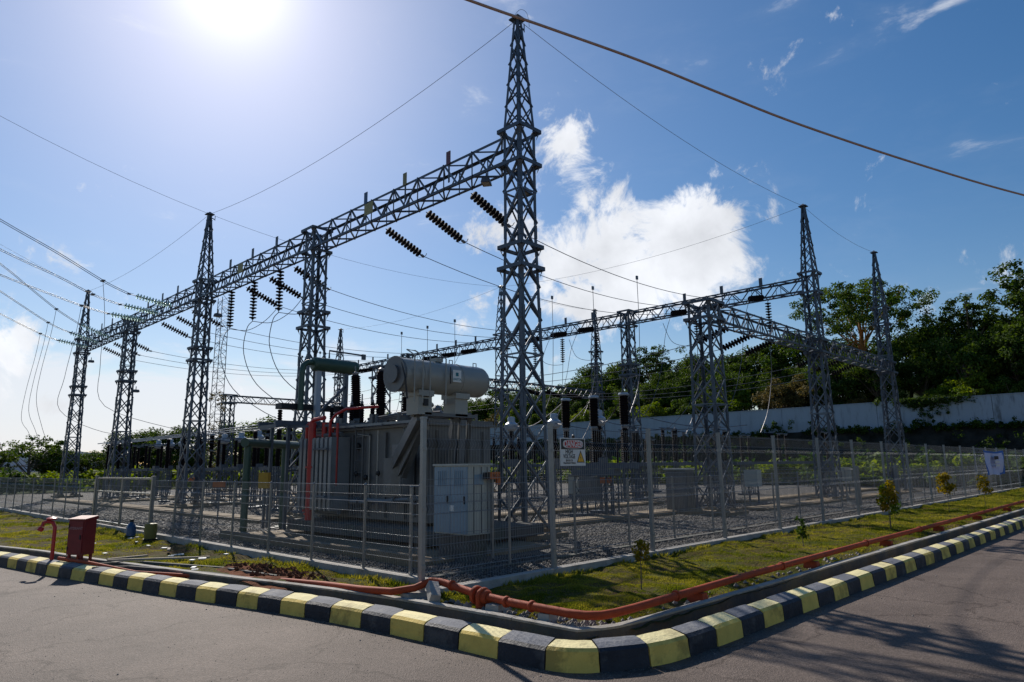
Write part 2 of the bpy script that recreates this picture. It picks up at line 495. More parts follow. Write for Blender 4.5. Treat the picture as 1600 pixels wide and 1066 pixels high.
def asphalt_mat():
    m = bpy.data.materials.new('asphalt'); m.use_nodes = True
    nt = m.node_tree; N, L = nt.nodes, nt.links; b = N['Principled BSDF']
    tc = N.new('ShaderNodeTexCoord')

    def noise(s, d=6, r=.6):
        n = N.new('ShaderNodeTexNoise'); n.inputs['Scale'].default_value = s; n.inputs['Detail'].default_value = d
        n.inputs['Roughness'].default_value = r; L.new(tc.outputs['Object'], n.inputs['Vector']); return n.outputs['Fac']

    def ramp(f, a, b_, p0=.3, p1=.7):
        r = N.new('ShaderNodeValToRGB'); L.new(f, r.inputs[0])
        r.color_ramp.elements[0].position = p0; r.color_ramp.elements[1].position = p1
        r.color_ramp.elements[0].color = (*a, 1); r.color_ramp.elements[1].color = (*b_, 1); return r.outputs[0]

    def mul(a, b_, f=1.0):
        n = N.new('ShaderNodeMix'); n.data_type = 'RGBA'; n.blend_type = 'MULTIPLY'; n.inputs[0].default_value = f
        L.new(a, n.inputs[6]); L.new(b_, n.inputs[7]); return n.outputs[2]
    base = ramp(noise(1.1, 9, .7), (0.108, 0.086, 0.074), (0.166, 0.134, 0.116))
    vo = N.new('ShaderNodeTexVoronoi'); vo.inputs['Scale'].default_value = 85; L.new(tc.outputs['Object'], vo.inputs['Vector'])
    sp = N.new('ShaderNodeSeparateColor'); L.new(vo.outputs['Color'], sp.inputs[0])
    agg = ramp(sp.outputs[0], (0.62, 0.62, 0.62), (1.35, 1.32, 1.3), 0.1, 0.95)
    c = mul(base, agg, 0.75)
    c = mul(c, ramp(noise(0.35, 4, .5), (0.72, 0.72, 0.735), (1.08, 1.065, 1.05)))
    c = mul(c, ramp(noise(2.6, 5, .75), (0.66, 0.64, 0.63), (1, 1, 1), 0.30, 0.42), 0.55)
    # reddish dirt dragged on to the tarmac
    dn = noise(0.9, 8, .7)
    dr = N.new('ShaderNodeMapRange'); dr.inputs['From Min'].default_value = .66; dr.inputs['From Max'].default_value = .78; L.new(dn, dr.inputs[0])
    dm = N.new('ShaderNodeMix'); dm.data_type = 'RGBA'; L.new(dr.outputs[0], dm.inputs[0]); L.new(c, dm.inputs[6]); dm.inputs[7].default_value = (.19, .10, .065, 1)
    c = dm.outputs[2]
    # fine cracks
    cr = N.new('ShaderNodeTexVoronoi'); cr.feature = 'DISTANCE_TO_EDGE'; cr.inputs['Scale'].default_value = 0.45
    wv = N.new('ShaderNodeTexNoise'); wv.inputs['Scale'].default_value = 2.2; wv.inputs['Detail'].default_value = 6
    L.new(tc.outputs['Object'], wv.inputs['Vector'])
    va = N.new('ShaderNodeVectorMath'); va.operation = 'MULTIPLY_ADD'; L.new(wv.outputs['Color'], va.inputs[0])
    va.inputs[1].default_value = (.7, .7, .7); L.new(tc.outputs['Object'], va.inputs[2]); L.new(va.outputs[0], cr.inputs['Vector'])
    c = mul(c, ramp(cr.outputs['Distance'], (0.45, 0.43, 0.42), (1, 1, 1), 0.0, 0.014), 0.75)
    L.new(c, b.inputs['Base Color'])
    b.inputs['Roughness'].default_value = 0.72
    b.inputs['Specular IOR Level'].default_value = 0.12
    bp = N.new('ShaderNodeBump'); bp.inputs['Strength'].default_value = 0.6; bp.inputs['Distance'].default_value = 0.008
    L.new(vo.outputs['Distance'], bp.inputs['Height']); L.new(bp.outputs[0], b.inputs['Normal'])
    return m


def soil_mat(name, a, b_, c_, s=1.2):
    m = bpy.data.materials.new(name); m.use_nodes = True
    nt = m.node_tree; N, L = nt.nodes, nt.links; b = N['Principled BSDF']
    b.inputs['Roughness'].default_value = 0.95; b.inputs['Specular IOR Level'].default_value = 0.05
    tc = N.new('ShaderNodeTexCoord')
    n = N.new('ShaderNodeTexNoise'); n.inputs['Scale'].default_value = s; n.inputs['Detail'].default_value = 9; n.inputs['Roughness'].default_value = .68
    L.new(tc.outputs['Object'], n.inputs['Vector'])
    r = N.new('ShaderNodeValToRGB'); L.new(n.outputs['Fac'], r.inputs[0])
    e = r.color_ramp.elements; e[0].position = .36; e[1].position = .66; e[0].color = (*a, 1); e[1].color = (*c_, 1)
    k = e.new(.5); k.color = (*b_, 1)
    L.new(r.outputs[0], b.inputs['Base Color'])
    nb = N.new('ShaderNodeTexNoise'); nb.inputs['Scale'].default_value = 25; nb.inputs['Detail'].default_value = 6
    L.new(tc.outputs['Object'], nb.inputs['Vector'])
    bp = N.new('ShaderNodeBump'); bp.inputs['Strength'].default_value = .8; bp.inputs['Distance'].default_value = .04
    L.new(nb.outputs['Fac'], bp.inputs['Height']); L.new(bp.outputs[0], b.inputs['Normal'])
    return m


def wall_mat():
    m = mat('whitewashed_wall', (0.34, 0.385, 0.45), 0.8, 0, 0.05, 1.5, 0.2, 15, streak=0.15)
    nt = m.node_tree; N, L = nt.nodes, nt.links; b = N['Principled BSDF']
    src = b.inputs['Base Color'].links[0].from_socket
    tc = N.new('ShaderNodeTexCoord'); mp = N.new('ShaderNodeMapping'); mp.inputs['Scale'].default_value = (1, 1, 0.22)
    g = N.new('ShaderNodeNewGeometry'); L.new(g.outputs['Position'], mp.inputs[0])
    n = N.new('ShaderNodeTexNoise'); n.inputs['Scale'].default_value = 1.6; n.inputs['Detail'].default_value = 9; n.inputs['Roughness'].default_value = .7
    L.new(mp.outputs[0], n.inputs['Vector'])
    mr = N.new('ShaderNodeMapRange'); mr.inputs['From Min'].default_value = .50; mr.inputs['From Max'].default_value = .70
    L.new(n.outputs['Fac'], mr.inputs[0])
    # mildew is heavier towards the near end of the wall (small Y)
    sp = N.new('ShaderNodeSeparateXYZ'); L.new(g.outputs['Position'], sp.inputs[0])
    m2 = N.new('ShaderNodeMapRange'); m2.inputs['From Min'].default_value = 28; m2.inputs['From Max'].default_value = 8
    m2.inputs['To Min'].default_value = .25; m2.inputs['To Max'].default_value = 1.0
    L.new(sp.outputs['Y'], m2.inputs[0])
    mu = N.new('ShaderNodeMath'); mu.operation = 'MULTIPLY'; L.new(mr.outputs[0], mu.inputs[0]); L.new(m2.outputs[0], mu.inputs[1])
    mx = N.new('ShaderNodeMix'); mx.data_type = 'RGBA'; L.new(mu.outputs[0], mx.inputs[0]); L.new(src, mx.inputs[6])
    mx.inputs[7].default_value = (0.06, 0.055, 0.05, 1)
    L.new(mx.outputs[2], b.inputs['Base Color'])
    return m


M['gravel'] = gravel_mat()
M['asphalt'] = asphalt_mat()
M['soil'] = soil_mat('verge_soil', (0.075, 0.045, 0.024), (0.080, 0.066, 0.026), (0.070, 0.082, 0.020))
M['redsoil'] = soil_mat('red_soil', (0.10, 0.038, 0.02), (0.17, 0.065, 0.034), (0.09, 0.05, 0.028), 2.5)
M['hill'] = soil_mat('hillside_ground', (0.02, 0.03, 0.012), (0.035, 0.05, 0.016), (0.05, 0.065, 0.02), .5)
M['bank'] = soil_mat('dark_rocky_bank', (0.012, 0.013, 0.010), (0.03, 0.029, 0.026), (0.045, 0.043, 0.038), .9)
M['farhill'] = mat('distant_hill', (0.06, 0.10, 0.16), 1.0, 0, 0.12, 0.02)  # haze of the far distance painted in as a bluish base colour
M['wallw'] = wall_mat()

# ------------------------------------------------------------------ terrain
KERB = [(-34, 160), (-14, 80), (-6.5, 50), (-2.0, 33), (0.9, 23), (2.15, 17.6), (2.69, 15.3), (2.97, 13.4), (3.3, 11.6), (3.62, 9.8), (3.9, 8.6), (4.12, 7.5), (4.27, 6.5),
        (4.34, 5.8), (4.38, 5.2), (4.41, 4.7), (4.42, 4.35), (4.44, 4.07), (4.50, 3.84), (4.62, 3.68), (4.82, 3.55), (5.02, 3.44), (5.31, 3.35), (5.8, 3.31), (6.58, 3.30),
        (9, 3.27), (13, 3.22), (20, 3.16), (40, 3.1), (70, 3.05), (160, 3.0)]


def resample(pts, step):
    P = np.array(pts, float); seg = np.hypot(*np.diff(P, axis=0).T); s = np.concatenate([[0], np.cumsum(seg)])
    n = int(s[-1] / step); t = np.linspace(0, s[-1], n + 1)
    return np.stack([np.interp(t, s, P[:, 0]), np.interp(t, s, P[:, 1])], 1), t, s


KP, KT, KS = resample(KERB, 0.1)


def kerb_at(s, off):
    """point at arc length s, offset inwards (away from the road)"""
    x = np.interp(s, KT, KP[:, 0]); y = np.interp(s, KT, KP[:, 1])
    x2 = np.interp(s + .08, KT, KP[:, 0]); y2 = np.interp(s + .08, KT, KP[:, 1])
    x1 = np.interp(s - .08, KT, KP[:, 0]); y1 = np.interp(s - .08, KT, KP[:, 1])
    dx, dy = x2 - x1, y2 - y1; l = math.hypot(dx, dy) or 1
    return x - dy / l * off, y + dx / l * off   # left-hand side of travel


# travel runs from far left to far right: its left-hand side is the substation
def strip(path_offsets, s0, s1, step, name, mat_, parent=None, close=True):
    """extrude a profile [(offset, z)] along the kerb line"""
    n = max(2, int((s1 - s0) / step) + 1); ss = np.linspace(s0, s1, n)
    mb = MB(); k = len(path_offsets)
    pts = []
    for s in ss:
        for off, z in path_offsets:
            x, y = kerb_at(s, off); pts.append((x, y, z))
    fs = []
    rng_ = range(k) if close else range(k - 1)
    for i in range(n - 1):
        for j in rng_:
            j2 = (j + 1) % k
            fs.append((i * k + j, i * k + j2, (i + 1) * k + j2, (i + 1) * k + j))
    if close:
        fs.append(tuple(reversed(range(k)))); fs.append(tuple(range((n - 1) * k, n * k)))
    mb.add(pts, fs)
    return mb.build(name, mat_, parent)


def sheet(name, xs, ys, zf, mat_, xf=None):
    X, Y = np.meshgrid(xs, ys)
    if xf is not None: X = xf(X, Y)
    Z = zf(X, Y)
    co = np.stack([X.ravel(), Y.ravel(), Z.ravel()], 1)
    nx, ny = len(xs), len(ys)
    i = np.arange(ny - 1)[:, None] * nx + np.arange(nx - 1)[None, :]
    f = np.stack([i, i + 1, i + nx + 1, i + nx], -1).reshape(-1, 4)
    me = np_mesh(name, co, f, 4, mat_)
    me.polygons.foreach_set('use_smooth', [True] * len(me.polygons))
    return tag(link(name, me), kind='structure')


def vnoise(x, y, s, seed=0):
    r = np.random.default_rng(seed); G = r.random((256, 256))
    x = x / s + 1000; y = y / s + 1000
    xi, yi = np.floor(x).astype(int), np.floor(y).astype(int); fx, fy = x - xi, y - yi
    fx, fy = fx * fx * (3 - 2 * fx), fy * fy * (3 - 2 * fy)
    g = lambda a, b: G[a % 256, b % 256]
    return (g(xi, yi) * (1 - fx) * (1 - fy) + g(xi + 1, yi) * fx * (1 - fy) + g(xi, yi + 1) * (1 - fx) * fy + g(xi + 1, yi + 1) * fx * fy) - .5


mb = MB(); mb.add([(-3000, -3000, -.3), (3600, -3000, -.3), (3600, 3600, -.3), (-3000, 3600, -.3)], [(0, 1, 2, 3)])
tag(mb.build('countryside', M['hill']), kind='structure')
mb = MB(); mb.add([(-60, -70, 0), (190, -70, 0), (190, 55, 0), (62, 55, 0), (8, 55, 0), (-12, 165, 0), (-60, 165, 0)], [tuple(range(7))])
tag(mb.build('asphalt_road', M['asphalt']), kind='structure')

# s-coordinates of useful places
s_corner = KT[np.argmin(np.hypot(KP[:, 0] - 4.44, KP[:, 1] - 3.95))]
s_left = s_corner - 34
s_right = s_corner + 75


def verge_x(Y):   # inner edge of the drain wall on the left side
    yy = np.array([p[1] for p in KERB if p[1] > 3.6 and p[0] < 4.6][::-1]); xx = np.array([p[0] for p in KERB if p[1] > 3.6 and p[0] < 4.6][::-1])
    o = np.argsort(yy)
    return np.interp(Y, yy[o], xx[o]) + 0.63


def verge_z(X, Y):
    z = 0.165 + 0.045 * vnoise(X, Y, .9, 1) + 0.06 * vnoise(X, Y, .34, 2) + 0.035 * vnoise(X, Y, .15, 3)
    return z


def left_x(X, Y):
    e = verge_x(Y); return e + (5.58 - e) * X


sheet('grass_verge', np.linspace(0, 1, 40), np.concatenate([np.arange(4.0, 20, .08), np.arange(20, 34, .3), np.arange(34, 150, 3)]), verge_z, M['soil'], left_x)
sheet('grass_verge', np.concatenate([np.arange(5.55, 20, .08), np.arange(20, 60, .3), np.arange(60, 160, 4)]), np.linspace(3.84, 6.44, 30), verge_z, M['soil'])
# gravel yard
sheet('gravel_yard', np.concatenate([np.arange(5.7, 30, .3), np.arange(30, 47, 1)]), np.concatenate([np.arange(6.5, 40, .3), np.arange(40, 56, 1)]),
      lambda X, Y: 0.185 + .03 * vnoise(X, Y, 1.1, 5), M['gravel'])
# rough ground behind the yard, the bank and the wooded hillside
sheet('rough_ground', np.linspace(44.5, 59.6, 30), np.linspace(6.0, 160, 120), lambda X, Y: 0.14 + .25 * np.clip((X - 46) / 10, 0, 1) + .15 * vnoise(X, Y, 3, 8), M['hill'])
sheet('rough_ground', np.linspace(-5, 44.8, 60), np.linspace(55, 160, 60), lambda X, Y: 0.14 + .2 * vnoise(X, Y, 4, 9), M['hill'])


def hill_z(X, Y):
    t = np.clip((X - 59.3) / 2.4, 0, 1)
    z = .40 + 3.9 * t + .6 * vnoise(X, Y, 2.0, 11) * (t > 0) * (t < 1) + .25 * vnoise(X, Y, .7, 12) * (t > .02) * (t < .98)
    z = z + np.clip(X - 63, 0, 200) * .13 * np.clip(1.35 - Y / 110, .35, 1.2) + 1.2 * vnoise(X, Y, 9, 13) * (X > 66)
    return z


sheet('rocky_bank', np.linspace(58.5, 62.3, 44), np.linspace(-20, 170, 300), hill_z, M['bank'])
sheet('wooded_hillside', np.linspace(62.3, 190, 50), np.linspace(-60, 260, 80), hill_z, M['hill'])
# distant hills on the horizon
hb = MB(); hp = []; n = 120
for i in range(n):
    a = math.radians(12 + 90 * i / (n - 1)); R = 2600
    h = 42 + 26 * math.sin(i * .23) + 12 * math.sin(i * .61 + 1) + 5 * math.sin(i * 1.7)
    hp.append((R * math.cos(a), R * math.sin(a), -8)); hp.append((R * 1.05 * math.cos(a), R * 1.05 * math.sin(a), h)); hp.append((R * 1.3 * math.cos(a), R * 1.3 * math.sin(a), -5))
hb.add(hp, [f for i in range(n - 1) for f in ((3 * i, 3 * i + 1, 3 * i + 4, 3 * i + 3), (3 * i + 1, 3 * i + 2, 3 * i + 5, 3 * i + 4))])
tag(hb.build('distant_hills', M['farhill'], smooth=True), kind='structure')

# ------------------------------------------------------------------ kerb, drain
kerb = strip([(.04, -.02), (.04, .05), (.22, .05), (.22, -.02)], s_left, s_right, .25, 'kerb', M['dconcrete'])
tag(kerb, kind='structure')


def kerb_block(s0, s1, m, nseg):
    mb = MB(); g = .006
    ss = np.linspace(s0 + g, s1 - g, nseg + 1)
    j = [random.uniform(-.006, .006) for _ in range(8)]
    prof = [(0.0 + j[0], -.01), (.008 + j[1], .09), (.014 + j[1], .152 + j[2]), (.045, .176 + j[2]), (.12, .196 + j[3]), (.205, .207 + j[4]), (.215, .0)]
    k = len(prof); pts = []
    for a, s in enumerate(ss):
        for off, z in prof:
            e = .004 if a in (0, nseg) else 0
            off2 = off + (e if off < .15 else -e)
            x, y = kerb_at(s, off2); pts.append((x, y, z - (e if z > .1 else 0) + random.uniform(-.0015, .0015)))
    fs = [(i * k + q, i * k + (q + 1) % k, (i + 1) * k + (q + 1) % k, (i + 1) * k + q) for i in range(nseg) for q in range(k)]
    fs += [tuple(reversed(range(k))), tuple(range(nseg * k, (nseg + 1) * k))]
    mb.add(pts, fs)
    mb.m = [1 if (n_ < nseg * k and (n_ % k) in (3, 4)) else 0 for n_ in range(len(fs))]  # upper faces take the paler slot that has sunlight painted in
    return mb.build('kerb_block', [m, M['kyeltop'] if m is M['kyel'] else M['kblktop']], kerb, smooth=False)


bounds = [s_corner]
while bounds[-1] < s_right - 1: bounds.append(bounds[-1] + random.uniform(.45, .53))
back = [s_corner]
while back[-1] > s_left + 1: back.append(back[-1] - (random.uniform(.46, .52) if len(back) < 7 else random.uniform(.39, .43)))
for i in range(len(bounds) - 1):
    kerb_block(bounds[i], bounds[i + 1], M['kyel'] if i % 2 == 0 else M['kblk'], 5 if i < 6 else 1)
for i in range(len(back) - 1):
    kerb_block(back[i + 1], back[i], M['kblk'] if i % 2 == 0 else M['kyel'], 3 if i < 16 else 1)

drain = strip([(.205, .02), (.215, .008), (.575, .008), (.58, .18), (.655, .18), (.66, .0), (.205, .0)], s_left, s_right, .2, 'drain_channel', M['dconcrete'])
tag(drain, kind='structure')
s = s_left
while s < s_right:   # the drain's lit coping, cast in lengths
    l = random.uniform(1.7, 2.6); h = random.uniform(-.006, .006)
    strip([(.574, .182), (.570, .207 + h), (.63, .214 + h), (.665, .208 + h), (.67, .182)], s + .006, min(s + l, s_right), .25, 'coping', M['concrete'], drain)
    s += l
# small branch channel near the hydrant
bc = thing('branch_channel', None, None); bc['kind'] = 'structure'
for pts in ([(3.36, 12.7), (4.05, 12.3), (4.62, 10.6), (4.78, 9.2)], [(3.30, 12.2), (3.72, 11.9), (4.25, 10.3), (4.45, 9.2)]):
    for a, b in zip(pts[:-1], pts[1:]):
        MB().bar((*a, .13), (*b, .13), .055, .14).build('channel_wall', M['dconcrete'], bc)

# plinths under the fences
def bar_obj(name, a, b, w, h, m, parent=None):
    return MB().bar(a, b, w, h).build(name, m, parent)


pl = thing('fence_plinth', None, None); pl['kind'] = 'structure'
x = 4.9
while x < 60:
    l = 2.5; bar_obj('plinth_length', (x + .004, 6.5, .13 + random.uniform(-.006, .006)), (x + l - .004, 6.5, .13), .15, .24, M['concrete'], pl); x += l
pl2 = thing('fence_plinth', None, None); pl2['kind'] = 'structure'
y = 6.6
while y < 50:
    l = 2.4; bar_obj('plinth_length', (5.66, y + .004, .14 + random.uniform(-.006, .006)), (5.66, y + l - .004, .14), .14, .25, M['concrete'], pl2); y += l
pl3 = thing('fence_plinth', None, None); pl3['kind'] = 'structure'
x = 5.75
while x < 44:
    l = 2.4; bar_obj('plinth_length', (x + .004, 7.45, .13), (x + l - .004, 7.45, .13), .12, .16, M['dconcrete'], pl3); x += l

# ------------------------------------------------------------------ fences
def mesh_panel(w, z0, z1, dx, horiz, bends, r=.0024, rh=None, bend=.045):
    """welded wire panel in the local XZ plane, width w"""
    mb = MB(); rh = rh or r
    zs = [z0]
    for b in bends: zs += [b - .06, b, b + .06]
    zs.append(z1)
    n = int(round(w / dx))
    for i in range(n + 1):
        x = i * w / n
        pts = [(x, (-bend if k in bends else 0), k) for k in zs]
        mb.tube(pts, r, 3, caps=False)
    for z in horiz:
        mb.tube([(0, -rh * 1.6, z), (w, -rh * 1.6, z)], rh, 4)
    return mb


# tall fence along the right-hand verge
tall = thing('tall_mesh_fence', 'tall welded mesh fence with white posts along the grass strip on the right', 'fence', (5.15, 6.5, .2))
postmb = MB(); postmb.box((0, 0, 1.0), (.055, .055, 2.12)).box((0, 0, 2.07), (.066, .066, .025))
for z in (.35, 1.0, 1.7): postmb.box((0, -.034, z), (.05, .014, .035))
postme = postmb.mesh('post', M['post'])
bends = (.30, .95, 1.72)
hz = [.05, .24, .36, .62, .89, 1.01, 1.30, 1.66, 1.78, 1.97]
panme = mesh_panel(2.4, .03, 2.0, .05, hz, bends, .0019, .0026).mesh('wire_panel', M['fence'])
for i in range(22):
    x = (0 if i == 0 else 2.32 + 2.485 * (i - 1))
    o = link('post', postme, tall, (x, 0, -.04)); o.rotation_euler = (random.uniform(-.008, .008), random.uniform(-.008, .008), 0)
    w = 2.25 if i == 0 else 2.41
    if i < 21:
        q = link('wire_panel', panme, tall, (x + .038, .02, 0)); q.scale = (w / 2.4, 1, 1)
# corner footing and the stone by the first post
MB().box((5.15, 6.5, .11), (.34, .30, .16), rz=.3).build('post_footing', M['concrete'])
tag(bpy.data.objects['post_footing'], 'square concrete pad at the foot of the tall corner post', 'footing')

# low fence along the left side
low = thing('low_mesh_fence', 'waist high silvery mesh fence along the left edge of the gravel yard', 'fence', (5.66, 7.2, .26))
lp = MB(); lp.box((0, 0, .56), (.030, .030, 1.22)).lathe([(.018, 1.17), (.022, 1.19), (.012, 1.21)], n=8)
lpme = lp.mesh('post', M['fence'])
lhz = [.03, .20, .36, .50, .78, .92, 1.02, 1.15]
lpan = mesh_panel(1.35, .02, 1.16, .045, lhz, (.28, .97), .0019, .0036, .035).mesh('wire_panel', M['fence'])
ys = [0] + [1.25 + 1.42 * k for k in range(7)]
ys2 = [14.2 + 1.42 * k for k in range(20)]
for lst in (ys, ys2):
    for i, yy in enumerate(lst):
        link('post', lpme, low, (0, yy, -.04))
        if i < len(lst) - 1:
            q = link('wire_panel', lpan, low, (0, yy + .022, 0)); q.rotation_euler = (0, 0, PI / 2); q.scale = ((lst[i + 1] - yy - .044) / 1.35, 1, 1)
# gate in the low fence
gate = thing('double_gate', 'pair of silvery framed mesh gate leaves in the low fence left of the transformer', 'gate', (5.66, 16.95, .26))
for k, yy in enumerate((0, 4.3)):
    MB().box((0, yy, .6), (.075, .075, 1.26)).box((0, yy, 1.24), (.085, .085, .02)).build('gate_post', M['fence'], gate)
for k in range(2):
    y0 = .07 + 2.1 * k; y1 = y0 + 2.04
    leaf = MB()
    leaf.bar((0, y0, .06), (0, y0, 1.2), .04).bar((0, y1, .06), (0, y1, 1.2), .04).bar((0, y0 + .02, 1.19), (0, y1 - .02, 1.19), .04).bar((0, y0 + .02, .08), (0, y1 - .02, .08), .04).bar((0, y0 + .02, .85), (0, y1 - .02, .85), .03)
    lo = leaf.build('gate_leaf', M['fence'], gate)
    mp_ = mesh_panel(y1 - y0 - .04, .1, 1.17, .05, (.3, .6, 1.0), ())
    q = mp_.build('wire_panel', M['fence'], lo, loc=(0, y0 + .02, 0)); q.rotation_euler = (0, 0, PI / 2)
# low fence inside the tall one, on the right side
low2 = thing('inner_mesh_fence', 'waist high mesh fence just inside the tall fence on the right', 'fence', (5.66, 7.45, .2))
for seg in ([.05] + [1.9 + 1.55 * k for k in range(11)], [21.6 + 1.55 * k for k in range(12)]):
    for i, xx in enumerate(seg):
        link('post', lpme, low2, (xx, 0, 0))
        if i < len(seg) - 1:
            q = link('wire_panel', lpan, low2, (xx + .022, 0, .04)); q.scale = ((seg[i + 1] - xx - .044) / 1.35, 1, 1)
gate2 = thing('single_gate', 'open framed mesh gate leaf standing in the gap of the inner fence', 'gate', (23.0, 7.45, .22))
for xx in (0, 4.0): MB().box((xx, 0, .64), (.11, .11, 1.34)).build('gate_post', M['fence'], gate2)
lf = MB(); lf.bar((.1, 0, .08), (.1, 0, 1.22), .045).bar((1.6, .9, .08), (1.6, .9, 1.22), .045).bar((.12, .012, 1.2), (1.58, .888, 1.2), .045).bar((.12, .012, .1), (1.58, .888, .1), .045)
lf = lf.build('gate_leaf', M['fence'], gate2)
q = mesh_panel(1.70, .12, 1.18, .05, (.4, .8), ()).build('wire_panel', M['fence'], lf, loc=(.12, .012, 0)); q.rotation_euler = (0, 0, math.atan2(.876, 1.46))
# rear fence
rear = thing('rear_mesh_fence', 'low mesh fence at the back of the gravel in front of the bushes', 'fence', (43.5, 7.5, .2))
for i in range(20):
    link('post', lpme, rear, (0, i * 1.9, 0))
    if i < 19:
        q = link('wire_panel', lpan, rear, (0, i * 1.9 + .02, 0)); q.rotation_euler = (0, 0, PI / 2); q.scale = (1.86 / 1.35, 1, 1)

# ------------------------------------------------------------------ lattice steel
def lerp(a, b, t): return a + (b - a) * t


def tower(label, loc, H=8.2, spire=True, plates=True, fine=False, low=False, wb=.40, wt=.26, group='lattice towers of the gantries'):
    """four-legged lattice tower; local origin on the ground at its centre"""
    t = thing('lattice_tower', label, 'tower', loc, 0, group)
    top = (H + .85 if spire else H + .74) if not low else H + .50
    hw = lambda z: lerp(wb, wt, min(1, z / (H * .8)))
    cs = ((-1, -1), (1, -1), (1, 1), (-1, 1))
    for sx, sy in cs:
        mb = MB(); zz = [0, H * .8, top]
        for z0, z1 in zip(zz[:-1], zz[1:]):
            mb.angle((sx * hw(z0), sy * hw(z0), z0), (sx * hw(z1), sy * hw(z1), z1 + .001), .078, .012, (-sx, 0, 0), (0, -sy, 0))
        mb.box((sx * (wb - .03), sy * (wb - .03), .015), (.2, .2, .03))
        for z in np.arange(.9, H, 1.9):   # splice plates
            h = hw(z); mb.box((sx * (h - .04), sy * (h + .008), z), (.085, .012, .30)); mb.box((sx * (h + .008), sy * (h - .04), z), (.012, .085, .30))
        mb.build('leg', M['steel'], t)
    # cross bracing on four faces
    step = .78 if fine else .82
    n = int(round(top / step)); zs = np.linspace(.04, top, n + 1)
    for f in range(4):
        a, b = cs[f], cs[(f + 1) % 4]
        nx, ny = (a[0] + b[0]) / 2, (a[1] + b[1]) / 2
        acc = MB()
        for i in range(n):
            z0, z1 = zs[i], zs[i + 1]; h0, h1 = hw(z0), hw(z1)
            for k, (p, q) in enumerate(((a, b), (b, a))):
                o = .006 + k * .010
                off = Vector((nx * o, ny * o, 0))
                A = Vector((p[0] * h0, p[1] * h0, z0)) - off * -1; B = Vector((q[0] * h1, q[1] * h1, z1)) + off
                mt = M['steel2'] if (k == 0) else M['steel']
                if fine:
                    MB().angle(A, B, .045, .008, (-nx, -ny, 0), (0, 0, 1)).build('brace', mt, t)
                else:
                    acc.angle(A, B, .042, .008, (-nx, -ny, 0), (0, 0, 1), mi=k)
            if (not fine and i % 4 == 3) or (fine and i % 5 == 4):
                acc.bar((a[0] * h1, a[1] * h1, z1), (b[0] * h1, b[1] * h1, z1), .035)
        acc.build('face_bracing', [M['steel2'], M['steel']], t)['kind'] = 'stuff'
    # flange plates with pointed corners
    zpl = ([H * .70, H * .70 + .5] if plates else []) + ([H, top - .02] if not low else [H - .02, top])
    for z in zpl:
        h = hw(z)
        mb = MB()
        for a, b in zip(cs, cs[1:] + cs[:1]):
            A = Vector((a[0] * (h + .10), a[1] * (h + .10), z)); B = Vector((b[0] * (h + .10), b[1] * (h + .10), z))
            mb.bar(A, B, .025, .085)
        for a in cs:
            mb.box((a[0] * (h + .02), a[1] * (h + .02), z - .02), (.17, .17, .022), taper=.8)
            mb.add([(a[0] * (h + .11), a[1] * (h + .012), z - .05), (a[0] * (h + .012), a[1] * (h + .11), z - .05), (a[0] * (h + .012), a[1] * (h + .012), z - .22),
                    (a[0] * (h + .11), a[1] * (h + .012), z + .04), (a[0] * (h + .012), a[1] * (h + .11), z + .04)], [(0, 1, 2), (0, 3, 4, 1), (0, 2, 3), (1, 4, 2)])
        mb.build('flange_plate', M['steel'], t)
    if spire:
        s0, s1 = top, H + 3.72
        sp = MB(); tw = .07
        hs = lambda z: lerp(hw(top), tw, (z - s0) / (s1 - s0))
        for sx, sy in cs:
            sp.angle((sx * hs(s0), sy * hs(s0), s0 + .01), (sx * tw, sy * tw, s1), .06, .01, (-sx, 0, 0), (0, -sy, 0))
        so_ = sp.build('spire', M['steel'], t)
        zs = [s0 + .01]
        while zs[-1] < s1 - .25: zs.append(min(s1, zs[-1] + .36 + .9 * hs(zs[-1])))
        for f in range(4):
            a, b = cs[f], cs[(f + 1) % 4]; nx, ny = (a[0] + b[0]) / 2, (a[1] + b[1]) / 2
            acc = MB()
            for i in range(len(zs) - 1):
                z0, z1 = zs[i], zs[i + 1]; h0, h1 = hs(z0), hs(z1)
                for k, (p, q) in enumerate(((a, b), (b, a))):
                    o = .006 + k * .009; off = Vector((nx * o, ny * o, 0))
                    A = Vector((p[0] * h0, p[1] * h0, z0)) + off; B = Vector((q[0] * h1, q[1] * h1, z1)) + off
                    if fine: MB().angle(A, B, .034, .006, (-nx, -ny, 0), (0, 0, 1)).build('brace', M['steel'], so_)
                    else: acc.angle(A, B, .034, .006, (-nx, -ny, 0), (0, 0, 1))
            if not fine: acc.build('face_bracing', M['steel'], so_)['kind'] = 'stuff'
        MB().box((0, 0, s1 + .015), (.30, .30, .03)).box((0, 0, s1 + .08), (.24, .24, .10), taper=.15).build('cap', M['steel'], so_)
        MB().bar((tw, 0, s1 - .12), (tw + .16, 0, s1 - .15), .03).bar((tw + .16, 0, s1 - .2), (tw + .16, 0, s1 + .02), .018).build('clamp', M['steel'], so_)
    # footing
    fm = MB()
    for sx, sy in cs: fm.box((sx * wb, sy * wb, .10), (.30, .30, .08), taper=.8)
    fm.box((0, 0, -.02), (wb * 2 + .50, wb * 2 + .50, .16))
    fm.build('footing', M['tan'], t)
    return t


